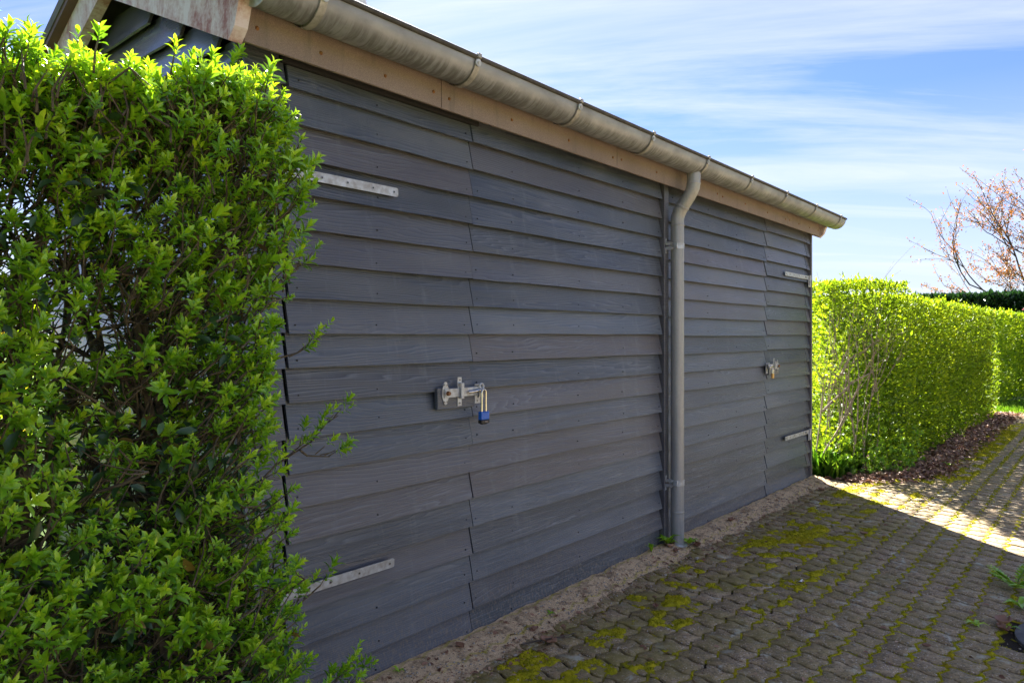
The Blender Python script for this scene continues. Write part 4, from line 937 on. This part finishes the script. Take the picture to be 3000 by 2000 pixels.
flat = lambda z0: (lambda x, y: z0 + 0.0 * x)
hedge_prism('privet_hedge', 'farther clipped hedge beyond the dark gap at the right edge', [(17.2, 1.70), (21.5, 1.5), (21.5, 2.7), (17.2, 2.75)], flat(1.84), 12000, 5000, .06, M['leaf_far'], rng_r=(.3, 1.0))
hedge_prism('privet_hedge', 'hedge behind the shed glimpsed past its far corner', [(10.6, 3.2), (12.0, 3.2), (12.0, 9.0), (10.6, 9.0)], flat(1.88), 15000, 7000, .05, M['leaf_far'])
hedge_prism('ivy_hedge', 'dark glossy ivy hedge closing the far end of the drive', [(22.5, -3.0), (24.0, -3.0), (24.0, 5.0), (22.5, 5.0)], flat(2.42), 20000, 4500, .14, M['leaf_dark'], rng_r=(0, 1), depth=.14)
hedge_prism('privet_hedge', 'sunlit garden hedge seen through the near hedge at far left', [(-9.0, 9.0), (7.0, 9.0), (7.0, 10.2), (-9.0, 10.2)], flat(1.7), 16000, 6000, .075, M['leaf_far'])

# ------------------------------------------------------------------ trees and shrubs
def tree(name, label, base, h0, seed, lean, spread, leafn, lsize, levels=4, r0=.11):
    global rs
    rs = random.Random(seed); root = empty(name, base, label, 'tree', 'bronze leaved trees beyond the hedges'); tr = MB(); tips_ = []; b0 = Vector(base)
    trunk = wig(b0, lean, h0, r0, r0 * .75, 6, .03, tr); tr.obj('trunk', M['bark_dark'], root); br = MB()
    def grow(p, d, L, r, lv):
        pts = wig(p, d, L, r, r * .5, 6, .10, br, .015)
        for q, q0 in zip(pts[2:], pts[1:]): tips_.append((q, q - q0, lv))
        if lv == 0: return
        for k in range(rs.choice([3, 4])):
            q = pts[rs.choice([2, 3, 4, 5, 6])]; dd = (pts[-1] - pts[0]).normalized() * .9 + Vector((rs.gauss(0, spread), rs.gauss(0, spread), rs.gauss(.12, spread * .6))); grow(q, dd, L * rs.uniform(.55, .8), r * .55, lv - 1)
    for k in range(7):
        a = 2 * math.pi * k / 7 + rs.uniform(-.3, .3); q = trunk[rs.choice([4, 5, 6, 6])]; grow(q, (math.cos(a) * .75, math.sin(a) * .75, rs.uniform(.5, 1.7)), rs.uniform(1.6, 2.5), r0 * .34, levels - 1)
    br.obj('branches', M['bark_dark'], root)
    tl = [t_ for t_ in tips_ if t_[2] <= 1]; P = np.array([np.array(rs.choice(tl)[0]) for _ in range(leafn)]); P = P + rng.normal(0, .05, P.shape)
    zz_ = (P[:, 2] - P[:, 2].min()) / (P[:, 2].max() - P[:, 2].min()); keep = rng.random(len(P)) < 1.05 - 0.75 * zz_
    P = P[keep]; v, f, r = leaf_cloud(P, rng.normal(0, .6, P.shape), lsize, 0, 1)
    link('crown', fast_mesh('crown', v, f, {'rnd': r}), M['leaf_bronze'], root, kind='stuff')
tree('bronze_leaved_tree', 'thin spring tree with bronze young leaves rising behind the ivy hedge', (27.0, 1.7, -.04), 2.3, 11, (0, 0, 1), .40, 9000, .075)
tree('bronze_leaved_tree', 'bare branched tree leaning in from the right edge above the first one', (26.0, -0.1, -.04), 3.0, 23, (.0, .08, 1), .42, 9000, .075, r0=.13)
rs = random.Random(99)
def bush(name, label, cat, c, rad, h, n, size, leafm, fl, flm, flsize):
    root = empty(name, (c[0], c[1], 0), label, cat); s = MB()
    for k in range(9): wig((c[0] + rs.gauss(0, .05), c[1] + rs.gauss(0, .05), -.04), (rs.gauss(0, .4), rs.gauss(0, .4), 1), h * rs.uniform(.7, 1.0), .012, .003, 6, .12, s)
    s.obj('stems', M['bark_dark'], root); d = rdir(n, -.5, 1); P = d * (rng.random((n, 1)) ** .4) * np.array([rad, rad, h * .5]) + np.array([c[0], c[1], h * .55]); P[:, 2] = np.maximum(P[:, 2], .02)
    v, f, r = leaf_cloud(P, d, size, .2, 1); link('foliage', fast_mesh('foliage', v, f, {'rnd': r}), leafm, root, kind='stuff')
    d = rdir(fl, -.2, 1); cc = d * np.array([rad, rad, h * .5]) * rng.uniform(.85, 1.08, (fl, 1)) + np.array([c[0], c[1], h * .55]); P = np.repeat(cc, 9, 0); dd = rdir(len(P), -.3, 1); v, f, r = leaf_cloud(P, dd, flsize, 0, 1, jit=.2)
    link('blossoms', fast_mesh('blossoms', v, f, {'rnd': r}), flm, root, kind='stuff')
bush('flowering_shrub', 'shrub with pink blossoms in front of the ivy hedge at right edge', 'shrub', (21.8, 1.25), .7, 2.3, 1300, .10, M['leaf_dark'], 22, M['petal_pink'], .07)
bush('flowering_shrub', 'yellow flowering bush behind the near hedge at the left edge', 'shrub', (0.95, 5.6), .6, 1.5, 1800, .05, M['leaf_far'], 220, M['petal_yellow'], .035)

# grass
def grass(name, label, area, n, hgt, cat='grass', wmul=1.0):
    P = []
    for (x0, x1, y0, y1), fr in area: k = int(n * fr); P.append(np.column_stack([rng.uniform(x0, x1, k), rng.uniform(y0, y1, k), np.full(k, -.045)]))
    P = np.vstack(P); k = len(P); D = np.column_stack([rng.normal(0, .28, k), rng.normal(0, .28, k), np.ones(k)]); L = rng.uniform(.5, 1.2, k) * hgt
    v, f, r = leaf_batch(P, D, rng.normal(0, 1, (k, 3)), L, np.full(k, .0065 * wmul) , rng.random(k), cheap=True, curl=.25)
    link(name, fast_mesh(name, v, f, {'rnd': r}), M['grass'], None, kind='stuff', label=label, cat=cat)
grass('long_grass', 'long bright grass growing behind the near hedge', [((-.9, 1.15, 1.75, 2.6), .45), ((-1.2, 1.15, 2.6, 4.6), .55)], 16000, .26)
grass('lawn_grass', 'strip of short lawn by the gap in the far hedges', [((15.1, 18.0, 1.06, 2.7), 1)], 16000, .09, wmul=2.0)
grass('hedge_foot_grass', 'thin grass at the foot of the far hedge', [((7.1, 7.9, 2.0, 2.6), 1)], 900, .26)

# leaf litter along the far hedge
n = 6500; X = rng.uniform(7.05, 15.2, n); Y = rng.normal(1.40, .11, n) + 0.55 * np.clip(7.9 - X, 0, 1); k = (Y < 2.2) & (Y > 1.16 + 0.4 * np.clip(7.9 - X, 0, 1)); X, Y = X[k], Y[k]; n = len(X)
L = rng.uniform(.03, .075, n); D = rdir(n, -.25, .35); v, f, r = leaf_batch(np.column_stack([X, Y, rng.uniform(0, .018, n)]), D, rng.normal(0, .35, (n, 3)) + np.array([0, 0, 1]), L, L * .6, rng.random(n), curl=.3)
v[:, 2] = np.maximum(v[:, 2], -.012); link('leaf_litter', fast_mesh('leaf_litter', v, f, {'rnd': r}), M['litter'], None, kind='stuff', label='brown leaf litter along the foot of the far hedge', cat='leaf litter')
# crumbs, grit and bits of leaf on the sand and drive
n = 8500; X = rng.uniform(1.5, 7.0, n); Y = np.where(rng.random(n) < .72, rng.normal(2.02, .10, n), rng.uniform(.3, 1.9, n)); k = Y < 2.17; X, Y = X[k], Y[k]; n = len(X); h, ms, sd = fill_fields(X, Y); zt = np.maximum(h, 0.0005)
L = rng.uniform(.004, .013, n) + .022 * (rng.random(n) < .05); v, f, r = leaf_batch(np.column_stack([X, Y, zt + .001]), rdir(n, -.1, .3), rng.normal(0, .4, (n, 3)) + np.array([0, 0, 1]), L, L * rng.uniform(.2, .7, n), rng.random(n) ** .7, curl=.2)
link('plant_debris', fast_mesh('plant_debris', v, f, {'rnd': r}), M['litter'], None, kind='stuff', label='fine plant debris scattered on the sand along the shed', cat='debris')

n = 3200; X = rng.uniform(1.5, 7.0, n); Y = np.where(rng.random(n) < .85, rng.normal(2.06, .07, n), rng.uniform(.3, 1.9, n)); k = Y < 2.18; X, Y = X[k], Y[k]; n = len(X); h, ms, sd = fill_fields(X, Y); zt = np.maximum(h, 0.0)
T8 = np.array([(1, 0, 0), (-1, 0, 0), (0, 1, 0), (0, -1, 0), (0, 0, 1), (0, 0, -1)], float); F8 = np.array([(0, 2, 4), (2, 1, 4), (1, 3, 4), (3, 0, 4), (2, 0, 5), (1, 2, 5), (3, 1, 5), (0, 3, 5)])
sc = (rng.random((n, 1, 1)) ** 3 * .0065 + .0016) * rng.uniform(.6, 1.3, (n, 6, 1)); v = T8[None] * sc * np.array([1.2, 1, .7]) + np.stack([X, Y, zt + .001], 1)[:, None]
link('grit', fast_mesh('grit', v.reshape(-1, 3), (F8[None] + (np.arange(n) * 6)[:, None, None]).reshape(-1, 3)), M['stone'], None, kind='stuff', label='small stones and grit along the foot of the shed', cat='grit')
def dead_leaf(x, y, size, label, seed, lobed=False):
    r = random.Random(seed); h_, _, _ = fill_fields(np.array([x]), np.array([y])); z0 = max(float(h_[0]), 0.001) + .002
    m = MB(); nn = 11; a0 = r.uniform(0, 6.28); ca_, sa_ = math.cos(a0), math.sin(a0); v = []
    for i in range(nn):
        t_ = i / (nn - 1); wd = size * .36 * math.sin(math.pi * min(1, t_ * .96 + .04)) ** .7 * (1 + (.38 * math.cos(t_ * 15) if lobed else .06 * math.cos(t_ * 20)))
        for s_ in (-1, -.5, 0, .5, 1):
            lx = (t_ - .5) * size; ly = s_ * wd; lz = size * (.16 * s_ * s_ + .10 * math.sin(3.1 * t_) * abs(s_) + .13 * (t_ - .5) ** 2 * 4 * r.uniform(.8, 1.2)); v.append((x + lx * ca_ - ly * sa_, y + lx * sa_ + ly * ca_, z0 + lz))
    f = [(i * 5 + j, i * 5 + j + 1, (i + 1) * 5 + j + 1, (i + 1) * 5 + j) for i in range(nn - 1) for j in range(4)]
    me = MB().add(v, f).mesh('dead_leaf', True); a = me.attributes.new('rnd', 'FLOAT', 'POINT'); a.data.foreach_set('value', np.full(len(v), r.uniform(.35, .9), dtype=np.float32))
    o = link('dead_leaf', me, M['litter'], None, label=label, cat='leaf', group='fallen leaves on the drive')
    md = o.modifiers.new('thickness', 'SOLIDIFY'); md.thickness = .0007
for q in ((2.49, 1.90, .075, 'lobed tan dead leaf beside the twig on the sand', True), (2.55, 2.02, .04, 'curled red brown leaf on sand behind the twig', False), (3.16, 1.74, .045, 'pinkish dead leaf lying on moss left of the downpipe', False), (4.05, 2.13, .09, 'rust brown leaf wedged left of the downpipe foot', False), (4.24, 2.04, .08, 'rust brown leaf lying in front of the downpipe foot', False), (4.02, 2.07, .055, 'small brown leaf near the downpipe weed', False), (6.49, 1.95, .07, 'orange brown leaf near the far shed corner', False), (5.25, 1.30, .05, 'pale dead leaf on shaded pavers below the far door', False), (4.9, 2.09, .07, 'red brown leaf against the wall right of the downpipe', False), (2.16, 2.12, .05, 'orange leaf scrap against the near door foot', False), (4.03, 0.395, .10, 'russet leaf in the gap beside the round cover', False), (3.95, 0.385, .07, 'small russet leaf in the gap beside the round cover', True), (3.52, .62, .035, 'tiny brown leaf on mossy joint near right edge', False)):
    dead_leaf(*q[:3], q[3], hash(q[0]) % 9999, q[4])
def twig(p0, p1, r, label):
    a, b_ = Vector(p0), Vector(p1); MB().tube([a + (b_ - a) * t_ + Vector((rs.gauss(0, .002), rs.gauss(0, .002), abs(rs.gauss(0, .001)))) for t_ in np.linspace(0, 1, 7)], [r, r, r * .95, r * .9, r * .85, r * .8, r * .6], 6).obj('twig', M['bark_dark'], None, label=label, cat='twig')
twig((2.375, 1.96, .016), (2.63, 1.845, .014), .0036, 'straight brown twig on the sand by the near door')
twig((2.46, 1.935, .012), (2.60, 1.835, .012), .002, 'thin twig beside the straight brown one')
twig((4.13, 2.045, .02), (4.21, 2.03, .05), .003, 'short dark twig leaning at the downpipe foot')
o = MB().box(-0.5, .5, -.3, .3, -.08, .08, .06); 
pm = MB(); pm.add([(4.01 + .022 * math.cos(a) * (1 + .2 * math.sin(3 * a)), 1.31 + .016 * math.sin(a), .004 + .006 * math.cos(2 * a)) for a in np.linspace(0, 6.28, 12, endpoint=False)] + [(4.01, 1.31, .014)], [(i, (i + 1) % 12, 12) for i in range(12)])
po_ = pm.obj('petal', M['white'], None, label='single white petal lying on the dark pavers', cat='petal'); po_.modifiers.new('thickness', 'SOLIDIFY').thickness = .0008
# pebbles
for x, y, s_, lb in ((4.02, 1.93, .011, 'small white pebble in front of the downpipe'), (2.3, 1.93, .008, 'small tan pebble on sand near the twig'), (3.62, 1.93, .008, 'small yellow pebble at the sand edge'), (2.05, 1.83, .009, 'pale pebble at the bottom edge of the picture')):
    h_, _, _ = fill_fields(np.array([x]), np.array([y])); z0 = max(float(h_[0]), 0); bmm = bmesh.new(); bmesh.ops.create_icosphere(bmm, subdivisions=2, radius=s_)
    for vv in bmm.verts: vv.co = Vector((vv.co.x * 1.3, vv.co.y, vv.co.z * .6)) * (1 + .12 * math.sin(vv.co.x * 500 + vv.co.y * 300)) + Vector((x, y, z0 + s_ * .4))
    me = bpy.data.meshes.new('pebble'); bmm.to_mesh(me); bmm.free(); link('pebble', me, M['stone'], None, label=lb, cat='pebble')

# weeds
def weed(name, label, p, n, L, spread, ragged=False, rlo=.55, rhi=.9):
    h_, _, _ = fill_fields(np.array([p[0]]), np.array([p[1]])); z0 = max(float(h_[0]), 0) if len(p) < 3 else p[2]
    root = empty(name, (p[0], p[1], z0), label, 'weed')
    for i in range(n):
        a = 2 * math.pi * i / n + rs.uniform(-.3, .3); d = np.array([[math.cos(a) * spread, math.sin(a) * spread, rs.uniform(.5, 1.1)]]); l2 = L * rs.uniform(.7, 1.15)
        if ragged:      # feathery leaf made of small leaflets along a rib
            P, D, Nn, LL, R = [], [], [], [], []; dn = d[0] / np.linalg.norm(d[0])
            for q in range(9):
                b_ = np.array([p[0], p[1], z0]) + dn * l2 * (q + 1) / 9
                for s_ in (-1, 1): side = np.cross(dn, [0, 0, 1]); P.append(b_); D.append(side * s_ + dn * .8); Nn.append((0, 0, 1)); LL.append(l2 * .30 * math.sin(math.pi * (q + 2) / 12)); R.append(rs.uniform(rlo, rhi))
            P.append(np.array([p[0], p[1], z0])); D.append(dn); Nn.append((0, 0, 1)); LL.append(l2); R.append(rlo); W_ = [x * .4 for x in LL[:-1]] + [.004]
            v, f, r = leaf_batch(P, D, Nn, LL, W_, np.array(R))
        else:
            v, f, r = leaf_batch([(p[0], p[1], z0)], d, [(0, 0, 1)], [l2], [l2 * rs.uniform(.30, .42)], np.array([rs.uniform(rlo, rhi)]), curl=.35)
        link('leaf', fast_mesh('leaf', v, f, {'rnd': r}), M['leaf'], root)
weed('weed', 'broad leaved green weed between wall and downpipe', (4.055, 2.15, .035), 9, .10, .8)
weed('weed', 'bright green weed growing on the downpipe collar', (4.205, 2.075, .022), 8, .085, 1.1)
weed('grass_tuft', 'thin grass tuft at the wall left of the downpipe', (3.86, 2.155), 7, .07, .3)
weed('weed', 'feathery green weed between pavers at right edge', (4.66, .40), 7, .16, 1.6, True)
weed('weed', 'small rosette weed at right edge above the round cover', (4.34, .355), 6, .085, 1.2)
weed('weed', 'tiny pale weed in a mossy joint left of the round cover', (3.93, .49), 5, .05, 1.5, False, .85, 1.0)
weed('weed', 'tiny seedling in the gap beside the round cover', (3.99, .37), 4, .05, 1.2)
weed('weed', 'tiny green seedling at the near door foot', (1.84, 2.14), 4, .035, 1.0)
weed('weed', 'small green seedling on the sand edge by the fixed boards', (2.72, 2.06), 4, .035, 1.6)
weed('weed', 'round pale leaf weed in the litter of the far hedge', (8.55, 1.30), 4, .07, .7, False, .8, 1.0)
# round cover
cv = MB().tube([(MH[0], MH[1], -.03), (MH[0], MH[1], .004), (MH[0], MH[1], .010)], [MH[2] - .01, MH[2] - .01, MH[2] - .018], 72).obj('manhole_cover', M['concrete'], None, label='round concrete cover set in the pavers at bottom right', cat='manhole cover'); shade_auto(cv)
